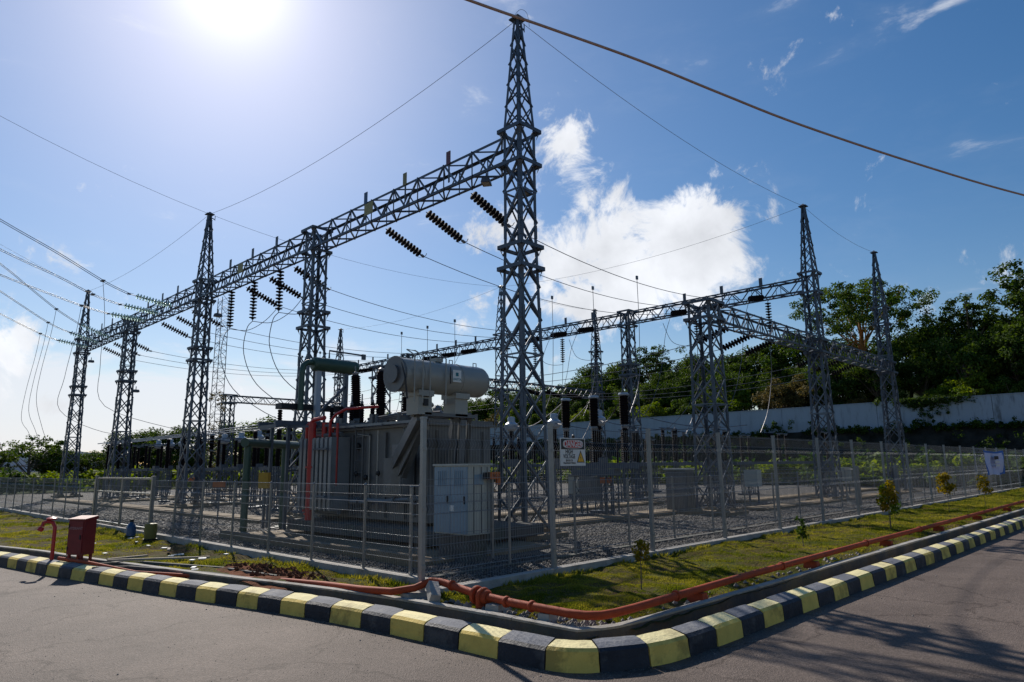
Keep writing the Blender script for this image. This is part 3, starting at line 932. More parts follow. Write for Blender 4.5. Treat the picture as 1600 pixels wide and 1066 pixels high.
XA, XC, XB, XD = 10.7, 27.9, 18.9, 37.0
YS = [10.1, 19.1, 28.0, 37.0, 45.6]
tower('tallest lattice tower in the middle, its pointed spire topping the whole picture', (XA, YS[0], .22), fine=True)
tower('lattice tower without a spire carrying the long gantry just left of the green tank', (XA, YS[1], .22), spire=False)
tower('spired lattice tower at the middle of the long left gantry', (XA, YS[2], .22))
tower('lattice tower without a spire near the far left end of the gantry', (XA, YS[3], .22), spire=False)
tower('spired lattice tower at the far left end of the gantry', (XA, YS[4], .22))
tower('spired lattice tower at the right end of the rear gantry, beside the big round tree', (XC, YS[0], .22))
tower('slender lattice tower without a spire standing right of the danger sign', (XC, YS[1], .22), spire=False)
tower('small spired tower seen just left of the tallest one', (XC, YS[2], .22))
tower('rear lattice tower without a spire hidden behind the grey transformer', (XC, YS[3], .22), spire=False)
tower('small spired tower at the far end of the rear gantry above the green tank', (XC, YS[4], .22))
tower('short lattice tower where the low beam starts, behind the grey locker', (XB, YS[0], .22), H=5.80, spire=False, plates=False, low=True, wb=.42, wt=.36)
tower('spired lattice tower furthest right, under the banyan-like tree top', (XD, YS[0], .22))
tower('short lattice tower behind the brown insulators of the breaker', (XB + .6, YS[2], .22), H=5.80, spire=False, plates=False, low=True, wb=.40, wt=.34)
tower('spired lattice tower far behind the transformer', (XD, YS[2], .22))
tower('short lattice tower left of the distant low beam', (XB + .6, YS[4], .22), H=5.80, spire=False, plates=False, low=True, wb=.40, wt=.34)

# fine climbing mast behind the third tower, overgrown with creepers
mast = thing('slim_lattice_mast', 'very slim lattice mast with creepers just right of the middle spired tower', 'mast', (16.6, 40.4, .2))
mb = MB()
for i in range(3):
    a = 2 * PI * i / 3; mb.tube([(.42 * math.cos(a), .42 * math.sin(a), 0), (.36 * math.cos(a), .36 * math.sin(a), 11.6)], .022, 5)
mb.build('leg', M['steel'], mast)
mb = MB(); zs = np.arange(0, 11.5, .42)
for i, z in enumerate(zs):
    for k in range(3):
        a, b = 2 * PI * k / 3, 2 * PI * (k + 1) / 3
        if i % 2: a, b = b, a
        mb.bar((.4 * math.cos(a), .4 * math.sin(a), z), (.4 * math.cos(b), .4 * math.sin(b), z + .42), .018)
        mb.bar((.4 * math.cos(a), .4 * math.sin(a), z), (.4 * math.cos(b), .4 * math.sin(b), z), .014)
mb.build('bracing', M['steel'], mast)


def beam(label, a, b, h=.66, w=.50, fine=False, npan=None):
    """box truss from a to b (centre line)"""
    a, b = Vector(a), Vector(b); Lg = (b - a).length
    g = thing('gantry_beam', label, 'beam', a, math.atan2(b.y - a.y, b.x - a.x), 'lattice beams of the gantries')
    n = npan or int(round(Lg / .52)); hh, hw_ = h / 2, w / 2
    for sy in (-1, 1):
        for sz in (-1, 1):
            MB().angle((0, sy * hw_, sz * hh), (Lg, sy * hw_, sz * hh), .064, .010, (0, -sy, 0), (0, 0, -sz)).build('chord', M['steel'], g)
    faces = [((0, -1, 0), 'z'), ((0, 1, 0), 'z'), ((0, 0, -1), 'y'), ((0, 0, 1), 'y')]
    for nrm, ax in faces:
        acc = MB(); N_ = Vector(nrm)
        for i in range(n):
            x0, x1 = Lg * i / n, Lg * (i + 1) / n
            s0 = 1 if i % 2 else -1
            if ax == 'z': A = (x0, nrm[1] * (hw_ + .004), -s0 * hh); B = (x1, nrm[1] * (hw_ + .004), s0 * hh)
            else: A = (x0, -s0 * hw_, nrm[2] * (hh + .004)); B = (x1, s0 * hw_, nrm[2] * (hh + .004))
            if fine: MB().angle(A, B, .04, .007, -N_, (1, 0, 0)).build('brace', M['steel2'] if i % 3 == 0 else M['steel'], g)
            else: acc.angle(A, B, .038, .007, -N_, (1, 0, 0))
            if ax == 'z' and i % 2 == 0 and i:
                q = MB() if fine else acc
                q.bar((x0, nrm[1] * (hw_ + .012), -hh), (x0, nrm[1] * (hw_ + .012), hh), .03, .012, upv=(1, 0, 0))
                if fine: q.build('brace', M['steel'], g)
        if not fine: acc.build('face_bracing', M['steel'], g)['kind'] = 'stuff'
    return g


ZA = 8.62 + .2
PH = (1.95, 3.75, 5.6)
names = ['nearest span of the long gantry beam, left of the tallest tower', 'second span of the long gantry beam, above the hanging insulators',
         'third span of the long gantry beam, beyond the middle spired tower', 'last span of the long gantry beam at the far left']
for k in range(4):
    beam(names[k], (XA, YS[k] + .27, ZA), (XA, YS[k + 1] - .27, ZA), fine=(k == 0))
names = ['rear gantry beam span meeting the right spired tower', 'rear gantry beam span behind the danger sign and tallest tower', 'rear gantry beam span above the cream cylinder', 'furthest rear gantry beam span']
for k in range(4):
    beam(names[k], (XC, YS[k] + .27, ZA - .02), (XC, YS[k + 1] - .27, ZA - .02), h=.60, w=.46)
ZL = 6.28
beam('low beam running right from the short tower towards the round tree', (XB + .36, YS[0], ZL), (XC - .27, YS[0], ZL), h=.6, w=.5)
beam('low beam passing between the two right-hand spired towers', (XC + .28, YS[0], ZL), (XD - .28, YS[0], ZL), h=.6, w=.5)
beam('low beam seen between the cream cylinder and the danger sign', (XB + .96, YS[2], ZL), (XC - .27, YS[2], ZL), h=.55, w=.46)
beam('low beam far behind the danger sign', (XC + .28, YS[2], ZL), (XD - .28, YS[2], ZL), h=.55, w=.46)
beam('distant low beam left of the green tank', (XB + .96, YS[4], ZL), (XC - .27, YS[4], ZL), h=.5, w=.46)

# little upright plates on the gantry beams
pi_ = 0
platenames = {('A', 0): 'first bay', ('A', 1): 'second bay', ('A', 2): 'third bay', ('A', 3): 'fourth bay'}
phase_words = ['nearest the bay tower', 'in the middle', 'furthest along']
bayw = ['bay beside the tallest tower', 'bay above the hanging insulators', 'bay beyond the middle spired tower', 'bay at the far end']
for row, X_, zt in (('front', XA, 9.16), ('rear', XC, 9.12)):
    for k in range(4):
        for j, ph in enumerate(PH):
            col = M['steel']
            if row == 'front' and k == 0: col = (mat('faded_red_plate', (0.16, 0.07, 0.09), .6), mat('faded_yellow_plate', (0.25, 0.23, 0.11), .6), mat('faded_blue_plate', (0.06, 0.12, 0.22), .6))[j]
            t = thing('phase_marker', 'upright %splate on the %s gantry, %s, %s' % (('reddish ', 'yellowish ', 'bluish ')[j] if (row == 'front' and k == 0) else '', row, bayw[k], phase_words[j]), 'marker plate',
                      (X_ - .27, YS[k] + ph + (.25 if row == 'front' else .0), zt), 0, 'phase marker plates on the gantries')
            MB().box((0, 0, .12), (.02, .15, .34)).build('plate', col, t)
            MB().box((.022, 0, -.22), (.02, .05, .62)).build('bracket', M['steel'], t)
t = thing('name_plate', 'square faded yellow plate fixed on the near gantry beam between two markers', 'sign', (XA - .30, 15.75, 8.9)); MB().box((0, 0, 0), (.012, .42, .34)).build('plate', mat('pale_yellow_plate', (0.32, 0.29, 0.12), .6), t)
t = thing('name_plate', 'square faded yellow plate on the second gantry span above hanging insulators', 'sign', (XA - .30, 24.0, 8.9)); MB().box((0, 0, 0), (.012, .42, .34)).build('plate', mat('pale_yellow_plate', (0.30, 0.27, 0.11), .6), t)


def floodlight(label, loc, rz=0.0):
    t = thing('floodlight', label, 'floodlight', loc, rz)
    MB().box((0, 0, 0), (.30, .22, .12), taper=.8).build('housing', M['camera'], t)
    MB().box((0, 0, -.068), (.24, .17, .012)).build('lens', M['lens'], t)
    MB().bar((0, 0, .06), (0, 0, .22), .03).build('bracket', M['steel'], t)


floodlight('dark floodlight under the gantry beam beside the tallest tower', (XA - .1, 11.1, 8.32), .6)
floodlight('dark floodlight inside the tallest tower below the beam', (XA + .18, 10.1, 7.85), .2)
floodlight('dark floodlight on the second spanless tower plates', (XA + .42, 36.8, 5.5))
floodlight('dark floodlight under the beam of the far left spired tower', (XA + .35, 44.9, 7.9))
floodlight('dark floodlight between tower and hanging insulators left of centre', (XA + .3, 27.2, 7.75))

# ------------------------------------------------------------------ insulators
disc_me = MB().lathe([(.02, .0), (.045, .005), (.125, .02), (.128, .034), (.10, .045), (.05, .055), (.045, .085), (.02, .095)], n=14).mesh('disc', M['porcelain'], True)
gdisc_me = MB().lathe([(.02, .0), (.045, .005), (.122, .02), (.125, .034), (.10, .045), (.05, .055), (.045, .085), (.02, .095)], n=12).mesh('disc', M['glass'], True)


def string(label, a, b, me=disc_me, n=12, group='strings of disc insulators', horn=True):
    a, b = Vector(a), Vector(b); d = b - a; Lg = d.length
    t = thing('insulator_string', label, 'insulator', a, 0, group)
    t.rotation_mode = 'QUATERNION'; t.rotation_quaternion = d.to_track_quat('Z', 'Y')
    pitch = .118; n0 = (Lg - n * pitch) / 2
    for i in range(n):
        link('disc', me, t, (0, 0, n0 + i * pitch))
    MB().tube([(0, 0, 0), (0, 0, n0)], .014, 5).tube([(0, 0, n0 + n * pitch), (0, 0, Lg)], .014, 5).tube([(0, 0, n0), (0, 0, n0 + n * pitch)], .018, 5).build('fitting', M['cap'], t)
    if horn:
        MB().tube([(0, 0, Lg - .02), (.05, 0, Lg + .06), (.16, 0, Lg + .02), (.23, 0, Lg - .10)], .007, 4).build('arcing_horn', M['steel'], t)
        MB().box((0, 0, Lg), (.07, .05, .12)).tube([(0, 0, Lg), (-.10, .0, Lg + .04), (-.24, 0, Lg - .04)], .010, 4).build('clamp', M['cap'], t)
    return t


def smooth_path(P, n=6):
    P = [Vector(p) for p in P]; out = []
    for i in range(len(P) - 1):
        p0, p1, p2, p3 = P[max(0, i - 1)], P[i], P[i + 1], P[min(len(P) - 1, i + 2)]
        for k in range(n):
            t = k / n
            out.append(.5 * ((2 * p1) + (-p0 + p2) * t + (2 * p0 - 5 * p1 + 4 * p2 - p3) * t * t + (-p0 + 3 * p1 - 3 * p2 + p3) * t ** 3))
    out.append(P[-1]); return out


def sag(a, b, s, n=14):
    a, b = Vector(a), Vector(b)
    return [a.lerp(b, i / n) - Vector((0, 0, 4 * s * (i / n) * (1 - i / n))) for i in range(n + 1)]


def wire(label, pts, r=.011, m=None, name='conductor', cat='wire', group='overhead conductors', n=5):
    if 2 < len(pts) <= 8: pts = smooth_path(pts, 5)
    o = MB().tube(pts, r, n).build(name, m or M['wire'])
    return tag(o, label, cat, group)


bw = ['nearest bay', 'second bay', 'third bay', 'far left bay']
pw = ['nearest tower', 'centre', 'far side']
for k in range(4):
    for j, ph in enumerate(PH):
        Y = YS[k] + ph
        a = Vector((XA + .27, Y, 8.42)); b = Vector((XA + 1.62, Y, 7.90))
        string('string of dark discs sloping down from the front gantry, %s, %s phase' % (bw[k], pw[j]), a, b, n=11)
        c = Vector((XC - .25, Y, 8.55)); d = Vector((XC - 1.5, Y, 8.28))
        string('string of dark discs at the rear gantry, %s, %s phase' % (bw[k], pw[j]), c, d, n=10, horn=False)
        wire('conductor crossing from front to rear gantry, %s, %s phase' % (bw[k], pw[j]), sag(b, d, .62 if k < 2 else .5, 18))
        # rear gantry continues to the right background
        if k < 3:
            e = Vector((XC + 9.2, Y, 8.2))
# vertical strings with jumpers, second bay
for j, ph in enumerate((2.35, 4.3, 6.2)):
    Y = YS[1] + ph
    a = Vector((XA + .0, Y, 8.36)); b = Vector((XA + .0, Y, 6.86))
    string('vertical string of dark discs hanging below the gantry, %s of three' % ('nearest', 'middle', 'furthest')[j], a, b, n=12, group='vertical strings below the gantry', horn=False)
    q = [b, b + Vector((.5, -.5, -.05)), b + Vector((1.0, -.85, .35)), Vector((XA + 1.62, YS[1] + PH[j], 7.9))]
    wire('short jumper loop beside the vertical insulator string, %s of three' % ('nearest', 'middle', 'furthest')[j], q, .012, group='jumper loops')
    dz = [b, b + Vector((-.15, .1, -.3)), b + Vector((-.2, .1, -1.2)), b + Vector((.1, -.4, -2.3)), b + Vector((.9, -1.4, -3.2)), b + Vector((1.7, -2.3, -3.7))]
    wire('long jumper dropping from the vertical insulator string, %s of three' % ('nearest', 'middle', 'furthest')[j], dz, .014, group='jumper loops')
# vertical strings on the rear gantry
for k, Y in enumerate((11.9 + 0, 15.3, 21.0, 23.3, 25.3, 12.4)):
    if k == 5: continue
    a = Vector((XC - .05, Y, 8.42)); b = Vector((XC - .05, Y, 6.95))
    string('vertical string of discs hanging below the rear gantry, number %s from the right' % ('one', 'two', 'three', 'four', 'five')[k], a, b, n=11, group='vertical strings below the rear gantry', horn=False)
    wire('slack jumper from rear vertical string, %s from the right' % ('first', 'second', 'third', 'fourth', 'fifth')[k], [b, b + Vector((0, .05, -.8)), b + Vector((0, .1, -1.8)), b + Vector((-.6, .1, -3.2)), b + Vector((-1.2, .2, -4.1))], .014, group='jumper loops')
    wire('curved jumper beside rear vertical string, %s from the right' % ('first', 'second', 'third', 'fourth', 'fifth')[k], [b, b + Vector((-.3, .5, .0)), b + Vector((-.4, 1.1, .3)), b + Vector((-.4, 1.5, 1.2))], .012, group='jumper loops')
# strings on the low right beam, pointing back towards the yard
for k, X_ in enumerate((21.0, 22.8, 24.6, 29.5, 31.5, 33.5)):
    a = Vector((X_, YS[0] + .27, 6.1)); b = Vector((X_, YS[0] + 1.5, 5.72))
    string('string of dark discs on the low right beam, %s from the left' % ('first', 'second', 'third', 'fourth', 'fifth', 'sixth')[k], a, b, n=10, group='strings on the low beam', horn=False)
    wire('conductor running from the low right beam across the yard, %s from the left' % ('first', 'second', 'third', 'fourth', 'fifth', 'sixth')[k], sag(b, (X_, YS[2] - 1.5, 5.72), .4, 16), .012)
    string('string of dark discs on the low middle beam, %s from the left' % ('first', 'second', 'third', 'fourth', 'fifth', 'sixth')[k], (X_, YS[2] - .27, 6.1), (X_, YS[2] - 1.5, 5.72), n=10, group='strings on the low middle beam', horn=False)
    wire('conductor from the low middle beam to the distant low beam, %s from the left' % ('first', 'second', 'third', 'fourth', 'fifth', 'sixth')[k], sag((X_, YS[2] + .3, 6.0), (X_, YS[4] - .3, 6.0), .4, 12), .012)

# incoming line: green glass strings, twin conductors rising to the left
inc = [(30.2, [(9.75, 8.62), (8.55, 8.76), (7.56, 9.13), (5.88, 9.96), (4.0, 10.80), (0, 12.7), (-8, 17.2), (-30, 32)]),
       (32.0, [(9.85, 8.55), (8.75, 8.66), (7.69, 8.92), (6.4, 9.45), (4.39, 10.15), (0, 11.9), (-8, 16), (-30, 31)]),
       (33.9, [(9.90, 8.50), (8.83, 8.58), (7.76, 8.78), (6.1, 9.22), (4.75, 9.60), (0, 11.0), (-8, 15), (-30, 30)]),
       (39.5, [(10.0, 8.66), (9.06, 8.98), (7.97, 9.61), (6.5, 10.7), (5.49, 11.45), (0, 15.3), (-8, 21), (-30, 38)]),
       (41.5, [(10.0, 8.58), (9.12, 8.85), (8.08, 9.25), (5.91, 10.55), (3.0, 12.3), (0, 14.2), (-8, 20), (-30, 37)]),
       (43.5, [(10.0, 8.57), (9.0, 8.70), (8.17, 8.96), (6.32, 9.78), (3.0, 11.4), (0, 13.0), (-8, 18), (-30, 36)])]
for k, (Y, pts) in enumerate(inc):
    w_ = ('first', 'second', 'third', 'fourth', 'fifth', 'sixth')[k]
    a = Vector((XA - .27, Y, 8.50)); b = Vector((pts[1][0] + .0, Y, pts[1][1]))
    string('string of pale green glass discs on the incoming line, %s from the right' % w_, a, b, me=gdisc_me, n=12, group='green glass insulator strings', horn=True)
    for dy, tw_ in ((-.10, 'nearer'), (.10, 'further')):
        P = [Vector((x, Y + dy, z)) for x, z in pts[1:]]
        wire('%s one of the twin incoming conductors, %s pair from the right' % (tw_, w_), P, .013, group='twin incoming conductors')
    dx, dzz = pts[2]
    MB_ = MB().box((dx, Y, dzz), (.12, .26, .05))
    tag(MB_.build('spacer', M['cap']), 'dark spacer clamp on the twin incoming conductors, %s from the right' % w_, 'clamp', 'spacer clamps on the incoming line')
    if k in (0, 2, 3, 4, 5):
        bot = Vector((dx + .1, Y - .3, 3.0 if k < 3 else 3.2))
        P = [Vector((dx, Y, dzz)), Vector((dx - .1, Y, dzz - 1.2)), Vector((dx - .35, Y, dzz - 3.2)), Vector((dx - .40, Y, dzz - 4.6)), bot + Vector((-.2, 0, .5)), bot]
        if k < 3: P[-1] = Vector((XA + .3, Y - .6, 3.1)); P[-2] = Vector((dx + 1.2, Y - .3, 3.3))
        if k == 0: P = [Vector((dx, Y, dzz)), Vector((dx + .2, Y, dzz - 1.6)), Vector((dx + .2, Y, dzz - 3.4)), Vector((dx + .5, Y, dzz - 5)), Vector((XA, Y - .2, 3.3)), Vector((XA + .8, Y - .5, 3.2))]
        wire('thin dropper hanging from the incoming line, %s from the right' % w_, P, .010, group='droppers of the incoming line')

# droppers from the bay conductors to the switchgear
for k in range(3):
    for j, ph in enumerate(PH):
        Y = YS[k] + ph; zt = 7.62 - .02 * k
        t = MB().box((18.25, Y, zt), (.08, .05, .12)).build('dropper_clamp', M['cap'])
        tag(t, 'small dark clamp where a dropper hangs in the %s, %s phase' % (bw[k], pw[j]), 'clamp', 'dropper clamps')
        wire('thin dropper hanging to the switchgear in the %s, %s phase' % (bw[k], pw[j]), [(18.25, Y, zt), (18.25, Y, zt - 1.8), (18.1, Y, zt - 3.4), (17.4, Y - .1, 3.2)], .010, group='droppers to the switchgear')
        wire('slack dropper on the rear side of the %s, %s phase' % (bw[k], pw[j]), [(XC - 1.5, Y, 8.25), (XC - 2.1, Y, 7.2), (XC - 2.6, Y, 5.6), (XC - 3.6, Y, 4.0), (22.6, Y, 2.95)], .011, group='droppers to the switchgear')

# earth wires between the spires
zt = 8.2 + 3.72 + .25
ew = [((XA, YS[0]), (XA, YS[2]), .55), ((XA, YS[2]), (XA, YS[4]), .4), ((XA, YS[0]), (XC, YS[0]), .45), ((XA, YS[2]), (XC, YS[2]), .6), ((XC, YS[0]), (XD, YS[0]), .25),
      ((XC, YS[0]), (XC, YS[2]), .55), ((XC, YS[2]), (XC, YS[4]), .5), ((XC, YS[2]), (XD, YS[2]), .25)]
lab = ['between the tallest spire and the middle left spire', 'between the middle left spire and the far left spire', 'between the tallest spire and the right spire', 'from the middle left spire across to the small spire',
       'between the two right-hand spires', 'along the rear gantry from the right spire', 'along the far half of the rear gantry', 'between the two small spires behind the transformer']
for (a, b, s_), l in zip(ew, lab):
    wire('thin earth wire strung ' + l, sag((*a, zt), (*b, zt), s_, 16), .0065, M['gwire'], 'earth_wire', group='earth wires between the spires')
wire('thin earth wire rising from the middle left spire out of the left edge', sag((XA, YS[2], zt), (-20, YS[2], 27), 2.6, 20), .0065, M['gwire'], 'earth_wire', group='earth wires between the spires')
wire('thin earth wire rising from the far left spire out of the left edge', sag((XA, YS[4], zt), (-20, YS[4], 32), 2.0, 20), .0065, M['gwire'], 'earth_wire', group='earth wires between the spires')
wire('thin loop of wire standing above the tallest spire', [(XA - .02, YS[0] + .05, zt - .1), (XA - .03, YS[0] + .07, zt + .1), (XA + .05, YS[0] - .05, zt + .26), (XA + .16, YS[0] - .16, zt + .16), (XA + .20, YS[0] - .2, zt - .2)], .005, M['gwire'], 'earth_wire', group=None)

# thick service cable overhead
P = [(5.34, 5.96, 7.66), (6.52, 5.53, 7.60), (7.93, 5.01, 7.51), (9.4, 4.46, 7.34), (10.95, 3.89, 7.19), (13.7, 2.88, 7.06), (16.91, 1.7, 7.01)]
P = [(-14, 13.1, 12.0), (-6, 10.2, 9.6), (0, 7.95, 8.25), (3, 6.83, 7.85)] + P + [(22, -.15, 7.15), (30, -3.1, 7.8), (44, -8.2, 9.8)]


wire('thick brown cable slung across the upper right of the sky', smooth_path(P), .019, M['cable'], 'service_cable', 'cable', None, 8)

# ------------------------------------------------------------------ switchgear
def shed_profile(r0, r1, h, pitch, z0=0.0):
    prof = [(r0, z0)]; z = z0; n = int(h / pitch); p = h / n
    for i in range(n):
        prof += [(r1, z + p * .35), (r1 * .97, z + p * .45), (r0, z + p * .9)]; z += p
    return prof


def post_ins(h, r0=.035, r1=.065, pitch=.055, n=10):
    key = (h, r0, r1, pitch)
    if key not in post_ins.cache:
        mb = MB().lathe(shed_profile(r0, r1, h, pitch), n=n)
        post_ins.cache[key] = mb.mesh('insulator', M['porcelain'], True)
    return post_ins.cache[key]


post_ins.cache = {}


def ped(mb, x, y, z1, w=.26, z0=.0):
    """lattice pedestal"""
    for sx, sy in ((-1, -1), (1, -1), (1, 1), (-1, 1)):
        mb.bar((x + sx * w / 2, y + sy * w / 2, z0), (x + sx * w / 2, y + sy * w / 2, z1), .035)
    n = 4
    cs = ((-1, -1), (1, -1), (1, 1), (-1, 1))
    for i in range(n):
        a0, a1 = lerp(z0, z1, i / n), lerp(z0, z1, (i + 1) / n)
        for k in range(4):
            a, b = cs[k], cs[(k + 1) % 4]
            if i % 2: a, b = b, a
            mb.bar((x + a[0] * w / 2, y + a[1] * w / 2, a0), (x + b[0] * w / 2, y + b[1] * w / 2, a1), .016)
    mb.box((x, y, z1 + .01), (w + .08, w + .08, .025))


bays = ['first bay, behind the tallest tower', 'second bay', 'third bay', 'far left bay']


def disconnector(X, Y, label, rz=0.0, zf=1.45, ih=1.15, span=4.6):
    t = thing('disconnector_switch', label, 'switch', (X, Y, .2), rz, 'disconnector switches in the yard')
    for sx in (-.38, .38):
        MB().bar((sx, -span / 2, zf), (sx, span / 2, zf), .08, .12).build('frame_rail', M['steel'], t)
    for sy in (-span / 2 + .5, span / 2 - .5):
        mb = MB(); ped(mb, -.38, sy, zf - .08, .2); ped(mb, .38, sy, zf - .08, .2)
        mb.bar((-.38, sy, zf - .14), (.38, sy, zf - .14), .06); mb.box((-.38, sy, .0), (.5, .5, .12)); mb.box((.38, sy, .0), (.5, .5, .12))
        mb.build('support', M['steel'], t)
    for j in range(3):
        y = (j - 1) * 1.82
        for sx in (-.38, .38):
            link('insulator', post_ins(ih, .045, .075, .06), t, (sx, y, zf + .09))
            MB().lathe([(.07, 0), (.07, .05), (.05, .09)], (sx, y, zf + .04)).build('base_flange', M['cap'], t); MB().box((sx, y, zf + .12 + ih), (.12, .09, .07)).build('cap', M['cap'], t)
        MB().tube([(-.62, y, zf + .17 + ih), (.62, y, zf + .17 + ih)], .022, 6).box((0, y, zf + .17 + ih), (.10, .07, .07)).build('blade', M['steel2'], t)
    MB().box((-.5, -span / 2 + .5, .85), (.22, .26, .34)).tube([(-.5, -span / 2 + .5, 1.0), (-.5, -span / 2 + .5, zf)], .02, 6).build('drive_box', M['trafo'], t)
    return t


def breaker(X, Y, label, dy=1.05, sc=1.0):
    t = thing('circuit_breaker', label, 'circuit breaker', (X, Y, .2), 0, 'three-pole circuit breakers')
    MB().box((0, 0, 1.42), (.22, dy * 2 + .7, .16)).box((0, 0, 1.24), (.34, 1.5, .18)).build('frame', M['steel'], t)
    for sy in (-.55, .55):
        mb = MB(); ped(mb, 0, sy, 1.18, .24); mb.box((0, sy, .02), (.5, .5, .14)); mb.build('support', M['steel'], t)
    for j in (-1, 0, 1):
        link('insulator', post_ins(.92, .06, .10, .05), t, (0, j * dy, 1.52))
        MB().lathe([(.09, 0), (.10, .05), (.09, .10)], (0, j * dy, 2.44)).build('flange', M['cap'], t)
        link('interrupter', post_ins(.80, .10, .14, .045, 14), t, (0, j * dy, 2.54))
        MB().lathe([(.13, 0), (.15, .03), (.13, .08), (.04, .09)], (0, j * dy, 3.34)).box((.1, j * dy, 3.40), (.26, .06, .02)).build('terminal', M['whiteenamel'], t)
    MB().box((-.3, 0, .80), (.34, .52, .66)).box((-.48, 0, .82), (.02, .42, .5)).build('drive_cabinet', M['trafo'], t)
    return t


def ct(X, Y, label, zf=1.45):
    t = thing('current_transformer', label, 'instrument transformer', (X, Y, .2), 0, 'instrument transformers with white heads')
    mb = MB(); ped(mb, 0, 0, zf, .26); mb.box((0, 0, .0), (.5, .5, .14)); mb.build('pedestal', M['steel'], t)
    MB().box((0, 0, zf + .12), (.36, .36, .2)).build('base_box', M['steel'], t)
    link('insulator', post_ins(.98, .065, .10, .05, 12), t, (0, 0, zf + .22))
    MB().lathe([(.10, 0), (.20, .06), (.235, .13), (.235, .24), (.15, .30), (.13, .32), (.13, .46), (.11, .50), (.03, .51)], (0, 0, zf + 1.2), n=18).box((.25, 0, zf + 1.4), (.16, .07, .03)).box((-.25, 0, zf + 1.4), (.16, .07, .03)).build('head', M['whiteenamel'], t, True)
    return t


def arrester(X, Y, label, h=1.3, zf=1.5):
    t = thing('surge_arrester', label, 'arrester', (X, Y, .2), 0, 'surge arresters on pedestals')
    mb = MB(); ped(mb, 0, 0, zf, .18); mb.box((0, 0, 0), (.4, .4, .12)); mb.build('pedestal', M['steel'], t)
    link('insulator', post_ins(h, .06, .095, .05, 10), t, (0, 0, zf + .02))
    MB().lathe([(.07, 0), (.08, .04), (.03, .07)], (0, 0, zf + h + .02)).tube([(0, 0, zf + h + .05), (0, 0, zf + h + .25)], .012, 5).build('cap', M['cap'], t)


phs = ['nearest', 'middle', 'furthest']
disconnector(22.6, YS[0] + 3.75, 'switch on a long horizontal frame seen right of the danger sign')
disconnector(22.6, YS[1] + 3.75, 'switch on a long frame behind the tallest tower')
disconnector(22.6, YS[2] + 3.75, 'switch on a long frame behind the transformer')
disconnector(12.9, YS[1] + 4.6, 'row of tall dark posts on a frame left of the green frame')
disconnector(12.9, YS[2] + 3.75, 'row of dark posts on a frame behind the mesh gate')
disconnector(12.9, YS[3] + 3.75, 'row of dark posts on a frame near the far left tower')
disconnector(18.6, YS[1] + 3.75, 'switch frame deep in the second bay')
disconnector(18.6, YS[2] + 3.75, 'switch frame deep in the third bay')
disconnector(31.5, YS[0] + 3.2, 'switch on a frame between the two right-hand spired towers')
disconnector(25.3, YS[0] + 4.9, 'switch frame in front of the rear gantry on the right')
disconnector(31.5, YS[1] + 3.2, 'switch frame beyond the rear gantry behind the slender tower')
breaker(15.8, 12.1, 'three big brown breaker poles standing right behind the danger sign')
breaker(16.2, YS[1] + 3.75, 'three brown breaker poles behind the left of the transformer')
breaker(16.2, YS[2] + 3.75, 'three brown breaker poles left of the slim mast')
breaker(16.2, YS[3] + 3.75, 'three brown breaker poles in the far left bay')
ct(17.4, 13.15, 'white pot-shaped head on a brown insulator between two breaker poles')
ct(17.4, 15.0, 'white pot-shaped head on a brown insulator beside the tall fence post')
ct(17.4, 17.0, 'white pot-shaped head on a brown insulator seen through the tallest tower')
for k in (1, 2, 3):
    for j in range(3):
        ct(14.4, YS[k] + PH[j] + .2, 'white-headed instrument transformer in the %s, %s of three' % (bw[k], phs[j]))
for k in (0, 1, 2):
    for j in range(3):
        arrester(25.8 - (k == 0) * 1.2, YS[k] + PH[j] + (.9 if k == 0 else 0), 'thin brown arrester by the rear gantry in the %s, %s of three' % (bw[k], phs[j]))
for k in (1, 2, 3):
    for j in range(3):
        arrester(11.9, YS[k] + PH[j] + .5, 'brown arrester near the front gantry in the %s, %s of three' % (bw[k], phs[j]))
for i, y in enumerate((8.9, 12.5)):
    pass
for j in range(3):
    tag(MB().tube([(12.1 + .45 * j, 24.3, 3.30 - .05 * j), (12.1 + .45 * j, 33, 3.24), (12.1 + .45 * j, 46, 3.2)], .024, 8).build('busbar', M['steel2']), 'long bright horizontal bus tube over the dark posts, %s one' % phs[j], 'busbar', 'horizontal bus tubes')
for k in range(4):
    for j in range(3):
        Y = YS[k] + PH[j]
        if k == 0: P = [(17.4, 13.15 + 1.9 * j, 3.05), (16.6, 12.2 + 1.5 * j, 2.95), (15.8, 11.05 + 1.05 * j, 3.55)]
        else: P = [(13.3, Y + .1, 2.95), (14.4, Y + .2, 2.85), (15.3, Y, 2.9), (16.2, YS[k] + 3.75 + (j - 1) * 1.05, 3.6)]
        wire('short slack lead between switchgear terminals in the %s, %s phase' % (bw[k], phs[j]), smooth_path(P, 5), .014, group='short leads between terminals')
        P = [(16.2, YS[k] + 3.75 + (j - 1) * 1.05, 3.6) if k else (15.8, 11.05 + 1.05 * j, 3.55), (18.6, Y, 3.1), (22.2, Y, 2.9), (25.4, Y, 3.1)]
        wire('low sagging lead across the yard in the %s, %s phase' % (bw[k], phs[j]), smooth_path(P, 5), .013, group='low leads across the yard')

